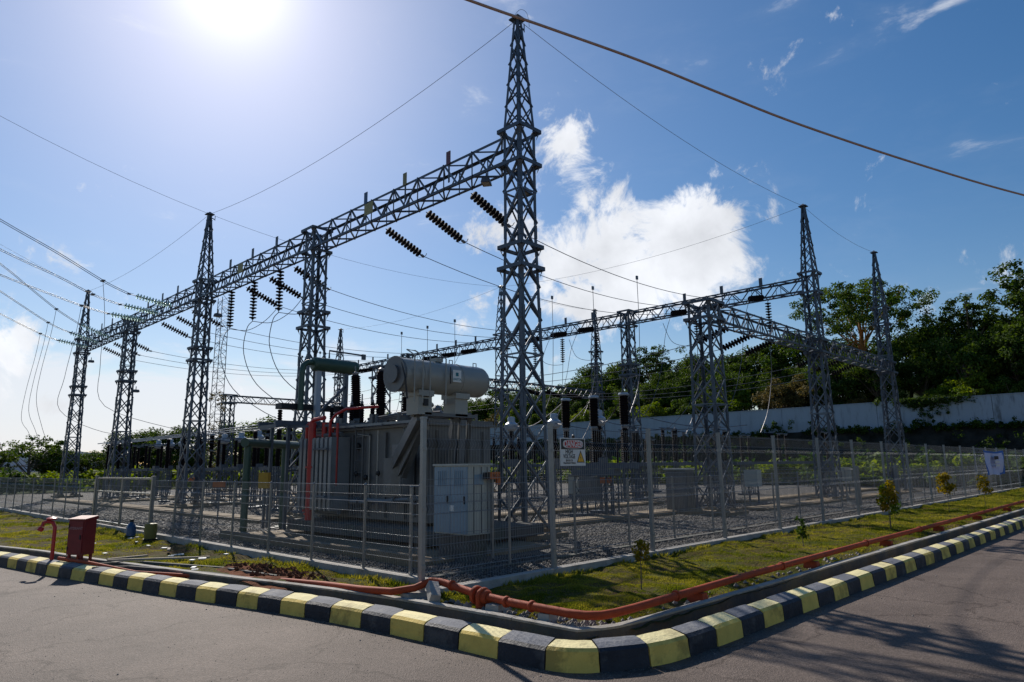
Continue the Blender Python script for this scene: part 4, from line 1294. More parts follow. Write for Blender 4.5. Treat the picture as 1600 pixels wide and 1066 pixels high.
# cabinets in the yard
t = thing('kiosk_cabinet', 'tall grey ribbed locker standing in the gravel in front of the short tower', 'cabinet', (18.8, 11.2, .2))
MB().box((0, 0, .66), (.46, .72, 1.2)).build('body', M['trafo'], t)
MB().box((0, 0, 1.29), (.54, .80, .05)).build('roof', M['cabwhite'], t)
for s_ in (-.18, .18): MB().box((-.236, s_, .66), (.012, .33, 1.1)).build('door', M['trafo'], t)
for i in range(5): MB().box((-.2 + .1 * i, -.366, .66), (.012, .012, 1.12)).build('rib', M['trafo'], t)
MB().box((0, 0, .02), (.6, .85, .1)).build('plinth', M['tan'], t)
t = thing('marshalling_box', 'grey box on two legs below the danger sign', 'cabinet', (16.3, 13.2, .2))
MB().box((0, 0, .86), (.30, .46, .58)).box((0, 0, 1.165), (.36, .52, .03)).build('body', M['trafo'], t)
MB().box((-.158, 0, .86), (.014, .40, .5)).build('door', M['cabwhite'], t)
for s_ in (-.17, .17): MB().box((0, s_, .28), (.05, .05, .58)).build('leg', M['steel'], t)
t = thing('marshalling_box', 'pale box on legs behind the inner fence right of the grey locker', 'cabinet', (24.6, 11.6, .2))
MB().box((0, 0, .9), (.36, .5, .6)).build('body', M['cabwhite'], t)
for s_ in (-.17, .17): MB().box((0, s_, .3), (.05, .05, .6)).build('leg', M['steel'], t)
t = thing('marshalling_box', 'second pale box on legs further right behind the inner fence', 'cabinet', (33.5, 11.4, .2))
MB().box((0, 0, .9), (.36, .5, .6)).build('body', M['cabwhite'], t)
for s_ in (-.17, .17): MB().box((0, s_, .3), (.05, .05, .6)).build('leg', M['steel'], t)
for (x, y, l) in ((15.9, 11.75, 'orange plate on a post below the breaker poles'), (11.9, 30.5, 'faded orange plate on a post left of the slim mast'), (8.6, 19.9, 'small orange plate on a post behind the mesh gate')):
    t = thing('warning_plate', l, 'sign', (x, y, .2))
    MB().box((-.2, 0, 1.02), (.02, .42, .16), rz=.5).build('plate', M['orangesign'], t); MB().box((-.18, 0, .5), (.03, .03, 1.0)).build('post', M['steel'], t)

# cable trenches with cover slabs
slab_me = MB().box((0, 0, 0), (.585, .62, .07)).mesh('cover_slab', M['tan'])


def trench(a, b, label):
    a, b = Vector(a), Vector(b); L_ = (b - a).length; rz = math.atan2(b.y - a.y, b.x - a.x)
    t = thing('cable_trench', None, None, (a.x, a.y, .2), rz); t['kind'] = 'structure'
    for sy in (-.36, .36): MB().box((L_ / 2, sy, .0), (L_, .09, .14)).build('trench_wall', M['tan'], t)
    for i in range(int(L_ / .6)):
        o = link('cover_slab', slab_me, t, (.3 + .6 * i, 0, .055 + random.uniform(-.006, .006))); o.rotation_euler = (random.uniform(-.01, .01), random.uniform(-.01, .01), random.uniform(-.01, .01))


trench((12.4, 11.5), (19.6, 11.5), '')
trench((13.2, 14.6), (22.6, 14.6), '')
trench((21.0, 9.9), (37.5, 9.7), '')
trench((24.6, 12.2), (39.5, 12.2), '')
trench((9.2, 18.2), (9.2, 42.0), '')
trench((13.9, 18.2), (13.9, 46.0), '')
trench((9.6, 28.9), (22.0, 28.9), '')
trench((10.0, 36.0), (22.0, 36.0), '')
trench((17.6, 18.0), (17.6, 44.0), '')

# ------------------------------------------------------------------ the power transformer
pad = thing('transformer_foundation', 'tan concrete foundation slab under the big grey transformer', 'foundation', (8.9, 11.6, .2))
MB().box((-.75, .3, -.03), (3.2, 6.9, .14)).build('slab', M['tan'], pad)
MB().box((.2, .4, .22), (2.6, 5.4, .22)).build('plinth', M['dconcrete'], pad)
for sx in (-2.28, ): MB().box((sx, .3, .09), (.12, 6.9, .10)).build('kerb_edge', M['tan'], pad)

T = thing('power_transformer', 'large grey power transformer with cream cylinder on top behind the fence corner', 'transformer', (9.2, 12.5, .5))
# local frame: tank X -.85...85, Y -2.1..2.1, z .1..2.0
MB().box((0, 0, 1.02), (1.62, 4.2, 1.84)).build('tank', M['trafo'], T)
MB().box((0, 0, 1.965), (1.78, 4.36, .05)).build('tank_rim', M['trafo'], T)
MB().box((0, 0, 2.03), (1.70, 4.28, .07)).build('cover', M['trafo'], T)
for y in (-2.0, -1.35, -.7, -.1, .5): MB().box((-.835, y, 1.0), (.06, .07, 1.7)).build('stiffener', M['trafo'], T)
for y in (-.6, .6): MB().box((y, -2.125, 1.0), (.07, .05, 1.7)).build('stiffener', M['trafo'], T)
fin_me = MB().box((0, 0, 0), (.46, .075, 1.55)).box((-.235, 0, 0), (.02, .10, 1.50)).mesh('radiator_fin', M['radiator'])
for i in range(8): link('radiator_fin', fin_me, T, (-1.09, .62 + .178 * i, 1.03))
MB().tube([(-1.10, .55, 1.86), (-1.10, 1.98, 1.86)], .05, 10).tube([(-1.10, .55, .22), (-1.10, 1.98, .22)], .05, 10).build('radiator_header', M['trafo'], T)
for i in range(12): link('radiator_fin', fin_me, T, (1.12, -1.4 + .22 * i, 1.03))
for x in (-.5, .1, .7): MB().box((x, 0, .04), (.12, 4.3, .12)).build('skid', M['black'], T)
# control box, piping and valves on the near side
MB().box((-.98, -1.35, .95), (.26, .62, .75)).box((-1.12, -1.35, .95), (.02, .55, .68)).build('control_box', M['trafo'], T)
MB().tube([(-.92, -.55, .3), (-.92, -.55, 1.9)], .018, 6).tube([(-.92, -.25, .35), (-.92, -.25, 1.8), (-.92, .2, 1.85)], .014, 6).build('conduit', M['fence'], T)
MB().tube([(-.86, .1, .45), (-1.1, .1, .45), (-1.1, -.5, .45)], .05, 8).lathe([(.09, 0), (.09, .04)], (-1.1, -.2, .45), (0, 1, 0)).lathe([(.09, 0), (.09, .04)], (-1.1, -.5, .45), (0, -1, 0)).build('drain_pipe', M['trafo'], T)
v = MB()
for y in (-.9, -.55, -.1, .25): v.lathe([(.03, 0), (.06, .02), (.06, .05), (.02, .08)], (-.87, y, .98 + .05 * math.sin(y * 9)), (-1, 0, 0), 8)
v.build('valve', M['black'], T)
lad = MB()
for y in (.02, .30): lad.bar((-.90, y, .15), (-.90, y, 1.95), .03)
for i in range(7): lad.bar((-.90, .03, .3 + .25 * i), (-.90, .29, .3 + .25 * i), .018)
lad.build('ladder', M['trafo'], T)
# thick stays carrying the cream cylinder
def stay(a, b, w, h): MB().bar(a, b, w, h).build('stay', M['trafo'], T)
sx1, sx2, yc = 7.5 - 9.2, 8.35 - 9.2, 9.6 - 12.5
stay((sx1, yc, 2.05), (-.88, -.85, .95), .10, .22)
stay((sx1 + .22, yc + .1, 2.04), (-.86, -1.05, .55), .10, .20)
stay((sx1 + .10, yc + .06, 2.0), (-.90, -.95, .75), .03, .30)
stay((sx2 + .15, yc + .05, 2.06), (-.2, -2.13, .6), .03, .26)
stay((sx2, yc, 2.1), (-.45, -2.12, .75), .10, .22)
stay((sx2 + .35, yc, 2.1), (.1, -2.12, .9), .08, .16)
MB().bar((sx1 - .06, yc + .12, 2.06), (sx2 + .5, yc + .12, 2.06), .12, .08).bar((sx1, yc - .12, 2.06), (sx2 + .4, yc - .12, 2.06), .10, .06).build('cradle_beam', M['trafo'], T)
for x in (sx1, sx2): MB().box((x, yc, 2.22), (.30, .34, .34)).box((x, yc, 2.42), (.34, .42, .10)).build('saddle', M['conserv'], T)
MB().box((sx1, yc - .185, 2.26), (.10, .03, .12)).tube([(sx1 - .08, yc - .2, 2.36), (sx1 + .14, yc - .2, 2.37)], .01, 5).build('breather', M['black'], T)
# cream cylinder (oil conservator)
cz, cr = 3.23 - .5, .295
L0, L1 = 6.98 - 9.2, 9.02 - 9.2
con = MB().lathe([(.02, 0), (.22, .0), (cr, .03), (cr, .06), (cr, L1 - L0 - .16), (cr * .97, L1 - L0 - .09), (cr * .82, L1 - L0 - .02), (cr * .5, L1 - L0 + .02), (.02, L1 - L0 + .035)], (L0, yc, cz), (1, 0, 0), 32).build('conservator', M['conserv'], T, True)
MB().lathe([(cr + .02, 0), (cr + .02, .035)], (L0 - .035, yc, cz), (1, 0, 0), 28).lathe([(.16, 0), (.15, .05), (.05, .07)], (L0 - .085, yc, cz), (1, 0, 0), 16).build('end_cover', M['trafo'], con)
MB().lathe([(cr + .008, 0), (cr + .008, .04)], (L0 + .42, yc, cz), (1, 0, 0), 28).build('band', M['conserv'], con)
MB().lathe([(cr + .008, 0), (cr + .008, .04)], (L0 + 1.32, yc, cz), (1, 0, 0), 28).build('band', M['conserv'], con)
MB().box((L0 + .9, yc - .02, cz + cr + .03), (.16, .16, .07)).build('hatch', M['conserv'], con)
for x in (L0 + 1.25, L0 + 1.85):
    MB().tube([(x - .04, yc, cz + cr - .01), (x - .04, yc, cz + cr + .07), (x + .04, yc, cz + cr + .07), (x + .04, yc, cz + cr - .01)], .010, 6).build('lifting_eye', M['conserv'], con)
# handrails on the near end
for (xa, xb) in ((L0 + .16, L0 + .34), (L0 + .50, L0 + .86)):
    MB().tube([(xa, yc - cr - .03, cz - .5), (xa, yc - cr - .03, cz + cr + .02), (xa, yc - .1, cz + cr + .14), (xb, yc - .1, cz + cr + .14), (xb, yc - cr - .03, cz + cr + .02), (xb, yc - cr - .03, cz - .5)], .013, 6).build('handrail', M['conserv'], con)
MB().tube([(L0 - .02, yc - .2, cz + .2), (L0 - .04, yc - .33, cz - .1), (L0 + .0, yc - .34, cz - .45)], .016, 6).build('gauge_pipe', M['black'], con)
# maker's emblem panel
emb = MB().box((0, 0, 0), (.20, .006, .22)).build('emblem_panel', M['signwhite'], con, loc=(L0 + 1.14, yc - cr - .008, cz + .03))
emb.rotation_euler = (0, 0, 0)


def text_mesh(body, size, m, parent, loc, rot, name='lettering', ext=.0008, sx=1.0, bold=0.0, align='CENTER'):
    cu = bpy.data.curves.new(name, 'FONT'); cu.body = body; cu.size = size; cu.extrude = ext; cu.align_x = align; cu.align_y = 'CENTER'; cu.offset = bold
    tmp = bpy.data.objects.new('tmp_text', cu); COL.objects.link(tmp)
    me = bpy.data.meshes.new_from_object(tmp.evaluated_get(bpy.context.evaluated_depsgraph_get()))
    bpy.data.objects.remove(tmp); bpy.data.curves.remove(cu)
    me.name = name; me.materials.clear(); me.materials.append(m)
    o = link(name, me, parent, loc); o.rotation_euler = rot; o.scale = (sx, 1, 1)
    return o


flower = MB()
for k in range(4):
    a = PI / 4 + k * PI / 2
    flower.lathe([(.02, 0), (.02, .003)], (.022 * math.cos(a), 0, .03 + .022 * math.sin(a)), (0, -1, 0), 8)
flower.lathe([(.016, 0), (.016, .004)], (0, 0, .03), (0, -1, 0), 8)
flower.build('emblem', M['teal'], emb, loc=(0, -.004, 0))
text_mesh('UNTTA', .058, M['teal'], emb, (0, -.005, -.062), (PI / 2, 0, 0), 'lettering', .001, 1.0, .001)
MB().box((L0 + .985, yc - cr - .012, cz + .03), (.012, .014, .30)).build('gauge_glass', M['black'], con)
# bushings
def bushing(x, y, z, h, r, tilt=0.0, m='porcelain'):
    b = link('bushing', MB().lathe([(r * .9, -.1), (r * .95, 0)] + shed_profile(r * .72, r, h, .05, .0) + [(r * .5, h + .03)], n=16).mesh('bushing', M[m], True), T, (x, y, z))
    b.rotation_euler = (0, tilt, 0)
    MB().lathe([(r * 1.15, -.22), (r * 1.15, -.1), (r * .9, -.02)], n=14).build('turret', M['trafo'], b)
    MB().lathe([(r * .55, h), (r * .62, h + .06), (r * .25, h + .09), (.016, h + .10), (.016, h + .24)], n=12).build('terminal', M['cap'], b)
bushing(.1, 1.85, 2.35, 1.02, .125, -.06)
bushing(.1, .85, 2.35, 1.02, .125)
bushing(.1, -.15, 2.35, 1.02, .125, .06)
for i in range(5): bushing(-.55, 1.9 - .42 * i, 2.12, .42, .055)
tp = MB()
for i in range(4): tp.tube([(-.5 + .3 * i, -1.9, 2.1), (-.5 + .3 * i, -1.7, 2.25), (-.4 + .25 * i, -.8, 2.28), (-.4 + .2 * i, .6, 2.22)], .03, 6)
tp.tube([(sx1 + .3, yc + .2, 2.35), (-.6, -1.9, 2.35), (-.4, -1.2, 2.3)], .045, 8)
tp.build('oil_pipe', M['trafo'], T)
tc_ = MB()
for (x, y, h) in ((-.3, -1.4, .3), (.2, -1.1, .38), (-.2, -.5, .25), (.4, .3, .3), (-.4, .35, .2), (.5, -1.6, .28)): tc_.lathe([(.08, 0), (.10, .03), (.10, h - .06), (.05, h)], (x, y, 2.06), n=10)
tc_.build('relay_housing', M['trafo'], T)

# fittings crowded along the cover, conduits and a name plate on the tank
rr = random.Random(31)
for i in range(26):
    x, y = rr.choice((-.72, .72, rr.uniform(-.6, .6))), rr.uniform(-2.0, 2.0); h = rr.uniform(.06, .24)
    f_ = MB()
    if i % 3 == 0: f_.box((x, y, 2.065 + h / 2), (rr.uniform(.06, .16), rr.uniform(.06, .18), h))
    elif i % 3 == 1: f_.lathe([(.05, 0), (.05, .02), (.03, .03), (.03, h - .02), (.045, h)], (x, y, 2.065), n=10)
    else: f_.tube([(x, y, 2.06), (x, y, 2.06 + h), (x + .1, y + .12, 2.08 + h), (x + .12, y + .3, 2.07)], .014, 6)
    f_.build('cover_fitting', (M['trafo'], M['cap'], M['black'])[i % 3 if i % 2 else 0], T)
bo = MB()
for i in range(34): bo.lathe([(.016, 0), (.016, .03)], (-.875, -2.1 + i * .127, 1.99), n=6)
bo.build('rim_bolts', M['cap'], T)['kind'] = 'stuff'
MB().box((-.818, -1.02, 1.45), (.012, .22, .30)).build('name_plate', M['cap'], T)
for i, y in enumerate((-1.72, -1.66, -1.60)): MB().tube([(-.84, y, .2), (-.84, y, 1.55 + .1 * i), (-.84, y + .25, 1.75 + .04 * i), (-.84, y + .3, 1.95)], .011, 5).build('conduit', M['fence'] if i else M['black'], T)
MB().lathe([(.075, 0), (.075, .05), (.06, .06)], (-.83, .30, 1.60), (-1, 0, 0), 14).build('gauge', M['black'], T)
MB().lathe([(.055, 0), (.055, .04)], (-.83, -.78, 1.22), (-1, 0, 0), 12).build('gauge', M['signwhite'], T)
MB().tube([(-.9, -1.9, .55), (-1.15, -1.9, .55), (-1.15, -1.2, .5), (-1.15, -.6, .5)], .04, 8).lathe([(.08, 0), (.08, .03)], (-1.15, -1.5, .52), (0, 1, 0), 12).build('oil_pipe', M['trafo'], T)
MB().bar((-1.02, -2.3, 2.02), (-1.02, 2.2, 2.02), .10, .05).build('cable_tray', M['steel2'], T)
for y in (-1.9, -.9, .1): MB().bar((-.8, y, 2.0), (-1.08, y, 2.0), .04).build('tray_bracket', M['steel'], T)

# green oil tank on posts with its thick bent pipe
G = thing('green_tank', 'dark green cylinder tank on grey posts with a thick green elbow pipe', 'tank', (8.4, 14.95, .4))
MB().lathe([(.02, -.01), (.14, .0), (.170, .03), (.170, 1.18), (.14, 1.24), (.02, 1.25)], (0, 0, 3.75), (1, 0, 0), 24).build('cylinder', M['green'], G, True)
MB().tube([(.06, 0, 3.78), (-.14, 0, 3.77), (-.24, 0, 3.68), (-.27, 0, 3.5), (-.27, 0, 2.6)], .070, 14).build('elbow_pipe', M['green'], G, True)
for x in (.18, .95): MB().box((x, .02, 1.85), (.13 if x < .5 else .10, .10, 3.55)).build('post', M['whiteenamel'] if x < .5 else M['steel'], G)
MB().bar((.25, 0, 2.6), (.92, 0, 3.25), .06).build('brace', M['steel'], G)
MB().tube([(.45, 0, 3.93), (.45, 0, 4.12), (1.45, .0, 4.10)], .022, 6).box((1.45, 0, 4.06), (.10, .06, .14)).build('vent_pipe', M['steel'], G)
# bus support platform
S = thing('bus_platform', 'steel platform carrying a long black bus duct left of the transformer', 'platform', (7.7, 14.9, .3))
MB().bar((0, .3, 2.80), (2.2, .3, 2.80), .30, .13).build('bus_duct', M['black'], S)
for x in (0.05, 1.0, 2.1):
    for y in (-.15, .65):
        MB().box((x, y, 1.2), (.07, .07, 2.4)).build('leg', M['steel'], S)
    link('insulator', post_ins(.30, .04, .06, .05), S, (x, .3, 2.42))
MB().bar((-.3, -.15, 2.38), (2.4, -.15, 2.38), .08, .10).bar((-.3, .65, 2.38), (2.4, .65, 2.38), .08, .10).bar((-.25, -.2, 2.30), (-.25, .7, 2.30), .08).bar((2.3, -.2, 2.30), (2.3, .7, 2.30), .08).build('frame', M['steel'], S)
MB().bar((.05, -.15, 1.3), (1.0, -.15, 2.3), .04).bar((1.0, -.15, 2.3), (2.1, -.15, 1.3), .04).bar((.05, -.15, 1.3), (2.1, -.15, 1.3), .04).build('brace', M['steel'], S)
MB().bar((.05, -.15, 2.28), (.3, -.9, 2.28), .05).bar((.3, -.9, 2.28), (.9, -2.6, 2.28), .05).build('outrigger', M['steel'], S)
# fire-fighting pipes
R = thing('deluge_pipework', 'bright red vertical fire pipes at the left end of the transformer', 'pipework', (7.9, 13.95, .3))
MB().tube([(0, 0, .0), (0, 0, 2.35)], .085, 14).lathe([(.12, 0), (.12, .04)], (0, 0, .35)).lathe([(.12, 0), (.12, .04)], (0, 0, 1.35)).build('riser', M['red'], R, True)
MB().tube([(.20, -.18, .5), (.20, -.18, 2.35)], .06, 10).build('riser', M['red'], R, True)
MB().tube([(.12, -.55, .6), (.12, -.55, 2.35), (.15, -.72, 2.50), (.2, -1.05, 2.60), (.5, -1.8, 2.62)], .032, 10).lathe([(.07, 0), (.07, .03)], (.12, -.55, 1.2)).build('ring_pipe', M['red'], R, True)
MB().tube([(.12, -.85, 1.0), (.12, -.85, 2.3)], .03, 8).tube([(0, 0, .62), (.12, -.55, .62), (.12, -.85, 1.0)], .035, 8).build('feed_pipe', M['red'], R, True)
MB().tube([(.05, .30, .4), (.05, .30, 2.3), (.1, .1, 2.42), (.12, -.3, 2.45)], .05, 10).tube([(.3, -.35, .5), (.3, -.35, 2.2)], .035, 8).build('ring_pipe', M['red'], R, True)
for z in (.75, 1.75): MB().bar((-.15, -.9, z), (.1, .5, z), .05, .04).build('pipe_bracket', M['steel'], R)
nz = MB()
for z in (.7, 1.2, 1.7, 2.2): nz.lathe([(.02, 0), (.03, .03), (.012, .07)], (.15, -.60, z), (.6, -.6, 0), 8)
nz.build('nozzle', M['orange'], R)
# green cable bridge
Bf = thing('green_pipe_frame', 'dark green pipe frame standing in the gravel left of the transformer', 'pipe frame', (6.9, 14.95, .2))
fdx = (1.58, 1.32)
MB().tube([(-.12, -.1, 2.02), (fdx[0] * 1.35, fdx[1] * 1.35, 2.04)], .10, 14).build('crossbar', M['green'], Bf, True)
for k in (0, 1): MB().tube([(fdx[0] * k, fdx[1] * k, .02), (fdx[0] * k, fdx[1] * k, 1.96)], .078, 14).lathe([(.17, 0), (.17, .03)], (fdx[0] * k, fdx[1] * k, .02)).lathe([(.10, 0), (.10, .05)], (fdx[0] * k, fdx[1] * k, 1.2)).build('post', M['green'], Bf, True)
MB().box((0, 0, -.02), (.45, .45, .08)).box((fdx[0], fdx[1], -.02), (.45, .45, .08)).build('footing', M['black'], Bf)
t = thing('yellow_box', 'small yellow box on a thin post beside the green frame', 'box', (7.55, 15.4, .2))
MB().box((0, 0, 1.18), (.12, .24, .36), rz=.6).build('body', M['yellow'], t); MB().box((.02, 0, .6), (.05, .05, 1.0)).build('post', M['steel'], t)
# control cabinet in front
K = thing('control_cabinet', 'pale blue and cream control cabinet right behind the fence corner', 'cabinet', (7.52, 8.47, .2))
MB().box((0, 0, .93), (.48, .80, 1.06)).build('body', M['cabwhite'], K)
MB().box((0, 0, 1.475), (.54, .86, .03)).build('roof', M['cabwhite'], K)
for s_ in (-.20, .20):
    d_ = MB().box((-.25, s_, .93), (.02, .39, 1.02)).build('door', M['cabblue'], K)
    MB().box((-.268, s_ - .14, .93), (.014, .025, .12)).build('handle', M['black'], d_)
    vv = MB()
    for i in range(5): vv.box((-.264, s_ - .09 + .045 * i, 1.26), (.010, .016, .24))
    vv.build('louvre', M['cabblue'], d_)
MB().box((-.263, -.05, .80), (.006, .10, .09)).build('label', M['signwhite'], K)
MB().box((-.02, -.412, 1.24), (.20, .01, .16)).build('window', M['cabblue'], K)
for x in (-.12, .04, .17): MB().box((x, -.407, .93), (.010, .012, 1.02)).build('seam', M['trafo'], K)
MB().box((.02, .02, .2), (.40, .70, .42)).build('plinth', M['dconcrete'], K)
t = thing('orange_device', 'small orange device on a dark arm at the right of the control cabinet', 'device', (7.72, 7.95, 1.5))
MB().box((0, 0, 0), (.22, .08, .11)).build('body', M['orangesign'], t)
MB().box((-.12, .02, 0), (.08, .10, .10)).build('mount', M['black'], t)
text_mesh('NO.2', .07, M['signblack'], t, (.02, -.044, 0), (PI / 2, 0, 0))
MB().box((.12, .02, -.10), (.07, .05, .09)).build('plug', M['orangesign'], t)
MB().box((.02, .06, -.65), (.04, .04, 1.25)).build('post', M['fence'], t)

# ------------------------------------------------------------------ danger sign
D = thing('danger_sign', 'white danger high voltage sign with black head wired on the tall fence', 'sign', (7.87, 6.435, 1.84), 0)
D.rotation_euler = (0, 0, 0)
MB().box((0, 0, 0), (.575, .006, .40)).build('panel', M['signwhite'], D)
MB().box((0, -.0045, .112), (.535, .003, .150)).build('header', M['signblack'], D)
ov = MB()
for rr, yy, mi in ((1.0, -.0075, 0), (.93, -.0085, 1)):
    n = 28; c = []
    for i in range(n):
        a = 2 * PI * i / n; e = .62
        c.append((.23 * rr * math.copysign(abs(math.cos(a)) ** e, math.cos(a)), yy, .112 + (.062 * (rr if rr == 1 else .86)) * math.copysign(abs(math.sin(a)) ** e, math.sin(a))))
    ov.add(c, [tuple(range(n))], mi)
ov.build('oval', [M['signwhite'], M['signred']], D)
text_mesh('DANGER', .125, M['signwhite'], D, (0, -.0095, .110), (PI / 2, 0, 0), 'danger_lettering', .0005, .84, .003)
text_mesh('HIGH', .082, M['signblack'], D, (-.09, -.0045, .000), (PI / 2, 0, 0), 'high_lettering', .0005, .85, .002)
text_mesh('VOLTAGE', .082, M['signblack'], D, (-.09, -.0045, -.068), (PI / 2, 0, 0), 'voltage_lettering', .0005, .74, .002)
text_mesh('BAHAYA', .045, M['signblack'], D, (-.09, -.0045, -.125), (PI / 2, 0, 0), 'small_lettering', .0005, .9, .001)
text_mesh('TEGANGAN TINGGI', .034, M['signblack'], D, (-.09, -.0045, -.162), (PI / 2, 0, 0), 'small_lettering', .0005, .9, .001)
tr = MB().add([(.08, -.0045, -.155), (.265, -.0045, -.155), (.1725, -.0045, .025)], [(0, 1, 2)], 0)
tr.add([(.102, -.0055, -.142), (.243, -.0055, -.142), (.1725, -.0055, -.004)], [(0, 1, 2)], 1)
tr.add([(.178, -.0065, -.04), (.160, -.0065, -.088), (.172, -.0065, -.088)], [(0, 1, 2)], 0).add([(.172, -.0065, -.078), (.184, -.0065, -.078), (.166, -.0065, -.132)], [(0, 1, 2)], 0)
tr.build('warning_triangle', [M['signblack'], M['signyellow']], D)
for sx in (-.26, .26):
    MB().tube([(sx, -.01, .16), (sx, .06, .17)], .004, 5).build('wire_tie', M['steel'], D)

# banner on the far part of the tall fence
bn = thing('fabric_banner', 'crumpled white and blue banner tied to the far part of the tall fence', 'banner', (35.0, 6.36, 1.02))
W_, H_, nx_, nz_ = 4.4, 1.08, 24, 12
pts = []; fs = []; mi = []
for j in range(nz_ + 1):
    for i in range(nx_ + 1):
        u, v_ = i / nx_, j / nz_
        x = W_ * (u * (1 - .10 * (1 - v_)) + .10 * (1 - v_)) + .05 * math.sin(9 * v_); z = H_ * v_ - .07 * math.sin(PI * u) * v_ + .02 * math.sin(7 * u) * (1 - v_)
        y = -.05 * math.sin(6 * u + 4 * v_) * (.4 + .6 * (1 - v_)) - .03 * math.sin(19 * u - 5 * v_) - .14
        pts.append((x, y, z))
for j in range(nz_):
    for i in range(nx_):
        a = j * (nx_ + 1) + i; fs.append((a, a + 1, a + nx_ + 2, a + nx_ + 1))
        mi.append(1 if (j in (nz_ - 1,) or i in (0, nx_ - 1, nx_ - 2) or (j == 0 and i > 16)) else 0)
mb = MB(); mb.v = pts; mb.f = fs; mb.m = mi
mb.build('cloth', [M['banner'], M['bannerblue']], bn, True)
prt = MB().box((2.05, -.26, .74), (.9, .004, .14)).build('print', M['signblack'], bn)
MB().box((2.1, -.27, .56), (1.0, .004, .10)).box((2.05, -.28, .40), (.9, .004, .08)).build('print', M['signwhite'], bn)
for (x, z) in ((0.1, H_), (W_ - .1, H_), (.5, .02)): MB().tube([(x, -.1, z), (x - .1, .12, z + .06)], .01, 4).build('tie', M['fence'], bn)

# ------------------------------------------------------------------ fire main, hydrant, verge clutter
FP = thing('fire_main_pipe', 'long orange fire pipe running round the corner along the verge', 'pipe', (0, 0, 0))
path = [(3.14, 13.5, .24), (3.33, 12.6, .23), (3.62, 11.3, .17), (4.35, 10.1, .13), (4.68, 8.9, .175), (4.80, 8.0, .20), (4.80, 7.2, .235), (4.82, 6.62, .27), (5.02, 6.46, .30), (5.17, 6.36, .37), (5.20, 6.2, .37), (5.17, 5.55, .31), (5.14, 5.0, .30), (5.13, 4.3, .30), (5.16, 4.12, .30), (5.25, 4.02, .30), (5.42, 3.985, .30), (5.72, 3.98, .30),
        (8.0, 4.03, .305), (12, 4.05, .31), (18, 4.04, .31), (27, 4.0, .33), (60, 3.9, .34)]
MB().tube(path, [.026, .026, .026, .028, .034] + [.040] * (len(path) - 5), 14).build('pipe', M['orange'], FP, True)
fl = MB()
for p, ax in (((5.155, 5.45, .305), (0, 1, 0)), ((5.16, 5.56, .31), (0, 1, 0))):
    fl.lathe([(.09, 0), (.095, .01), (.095, .035), (.09, .04)], p, ax, 18)
fl.lathe([(.06, 0), (.075, .02), (.075, .12), (.06, .14)], (5.16, 5.40, .305), (0, 1, 0), 16)
fl.tube([(5.155, 5.50, .31), (5.155, 5.50, .16)], .065, 12)
fl.build('flange', M['orange'], FP, True)
for p, ax in (((5.14, 4.75, .30), (0, 1, 0)), ((5.14, 5.1, .30), (0, 1, 0)), ((6.5, 4.0, .303), (1, 0, 0)), ((9.2, 4.035, .306), (1, 0, 0)), ((12.6, 4.05, .31), (1, 0, 0)), ((15.8, 4.045, .31), (1, 0, 0)), ((5.19, 6.0, .356), (0, 1, 0))):
    MB().lathe([(.052, 0), (.056, .006), (.056, .03), (.052, .036)], p, ax, 14).build('coupling', M['orange'], FP, True)
for x in (7.0, 10.2, 13.6, 17.2, 21, 25, 30, 36):
    MB().box((x, 4.03, .20), (.13, .22, .14), taper=.8).build('support_block', M['orange'], FP)
for (x, y, sx, sy) in ((5.13, 5.28, .20, .18), (5.14, 4.6, .16, .14)):
    MB().box((x + .03, y, .20), (sx, sy, .12), rz=.2, taper=.85).build('support_block', M['concrete'], FP)
# tilted kerb stone by the post
MB_ = MB().box((0, 0, 0), (.30, .13, .10), taper=.85)
o = MB_.build('broken_kerbstone', M['concrete'], loc=(5.05, 6.16, .29)); o.rotation_euler = (.2, -.45, 1.0)
tag(o, 'broken pale kerbstone leaning on the orange pipe beside the corner post', 'stone')
# hydrant pillar
Hy = thing('hydrant_pillar', 'bent red hydrant standpipe beside the red box at the left', 'hydrant', (3.10, 13.75, .12))
MB().tube([(0, 0, 0), (0, 0, .60), (-.03, .03, .68), (-.10, .05, .70), (-.16, .06, .68), (-.17, .06, .62)], .029, 12).build('standpipe', M['red'], Hy, True)
MB().lathe([(.035, 0), (.045, .02), (.045, .06), (.035, .07)], (-.17, .06, .61), (-.5, 0, -.8), 12).build('outlet', M['red'], Hy, True)
MB().lathe([(.05, 0), (.08, .01), (.08, .03), (.03, .05)], (-.05, .04, .72), n=10).build('handwheel', M['red'], Hy)
MB().lathe([(.07, 0), (.07, .02)], (0, 0, .04), n=12).build('flange', M['red'], Hy)
MB().box((0, 0, -.02), (.18, .18, .05)).build('footing', M['concrete'], Hy)
Hb = thing('hydrant_box', 'dark red hydrant hose box on short legs in the left verge', 'hydrant box', (3.38, 13.25, .12), math.radians(32))
MB().box((0, 0, .46), (.24, .31, .56)).build('body', M['boxred'], Hb)
MB().add([(-.135, -.17, .735), (.135, -.17, .735), (.135, .17, .735), (-.135, .17, .735), (-.135, -.17, .75), (.135, -.17, .79), (.135, .17, .79), (-.135, .17, .75)], [(3, 2, 1, 0), (4, 5, 6, 7), (0, 1, 5, 4), (1, 2, 6, 5), (2, 3, 7, 6), (3, 0, 4, 7)]).build('roof', M['boxred'], Hb)
hd = MB().box((-.126, 0, .46), (.014, .27, .51)).build('door', M['boxred'], Hb)
MB().box((-.138, -.10, .46), (.014, .02, .07)).build('handle', M['black'], hd)
for z in (.28, .64): MB().tube([(-.137, .13, z - .03), (-.137, .13, z + .03)], .008, 6).build('hinge', M['black'], hd)
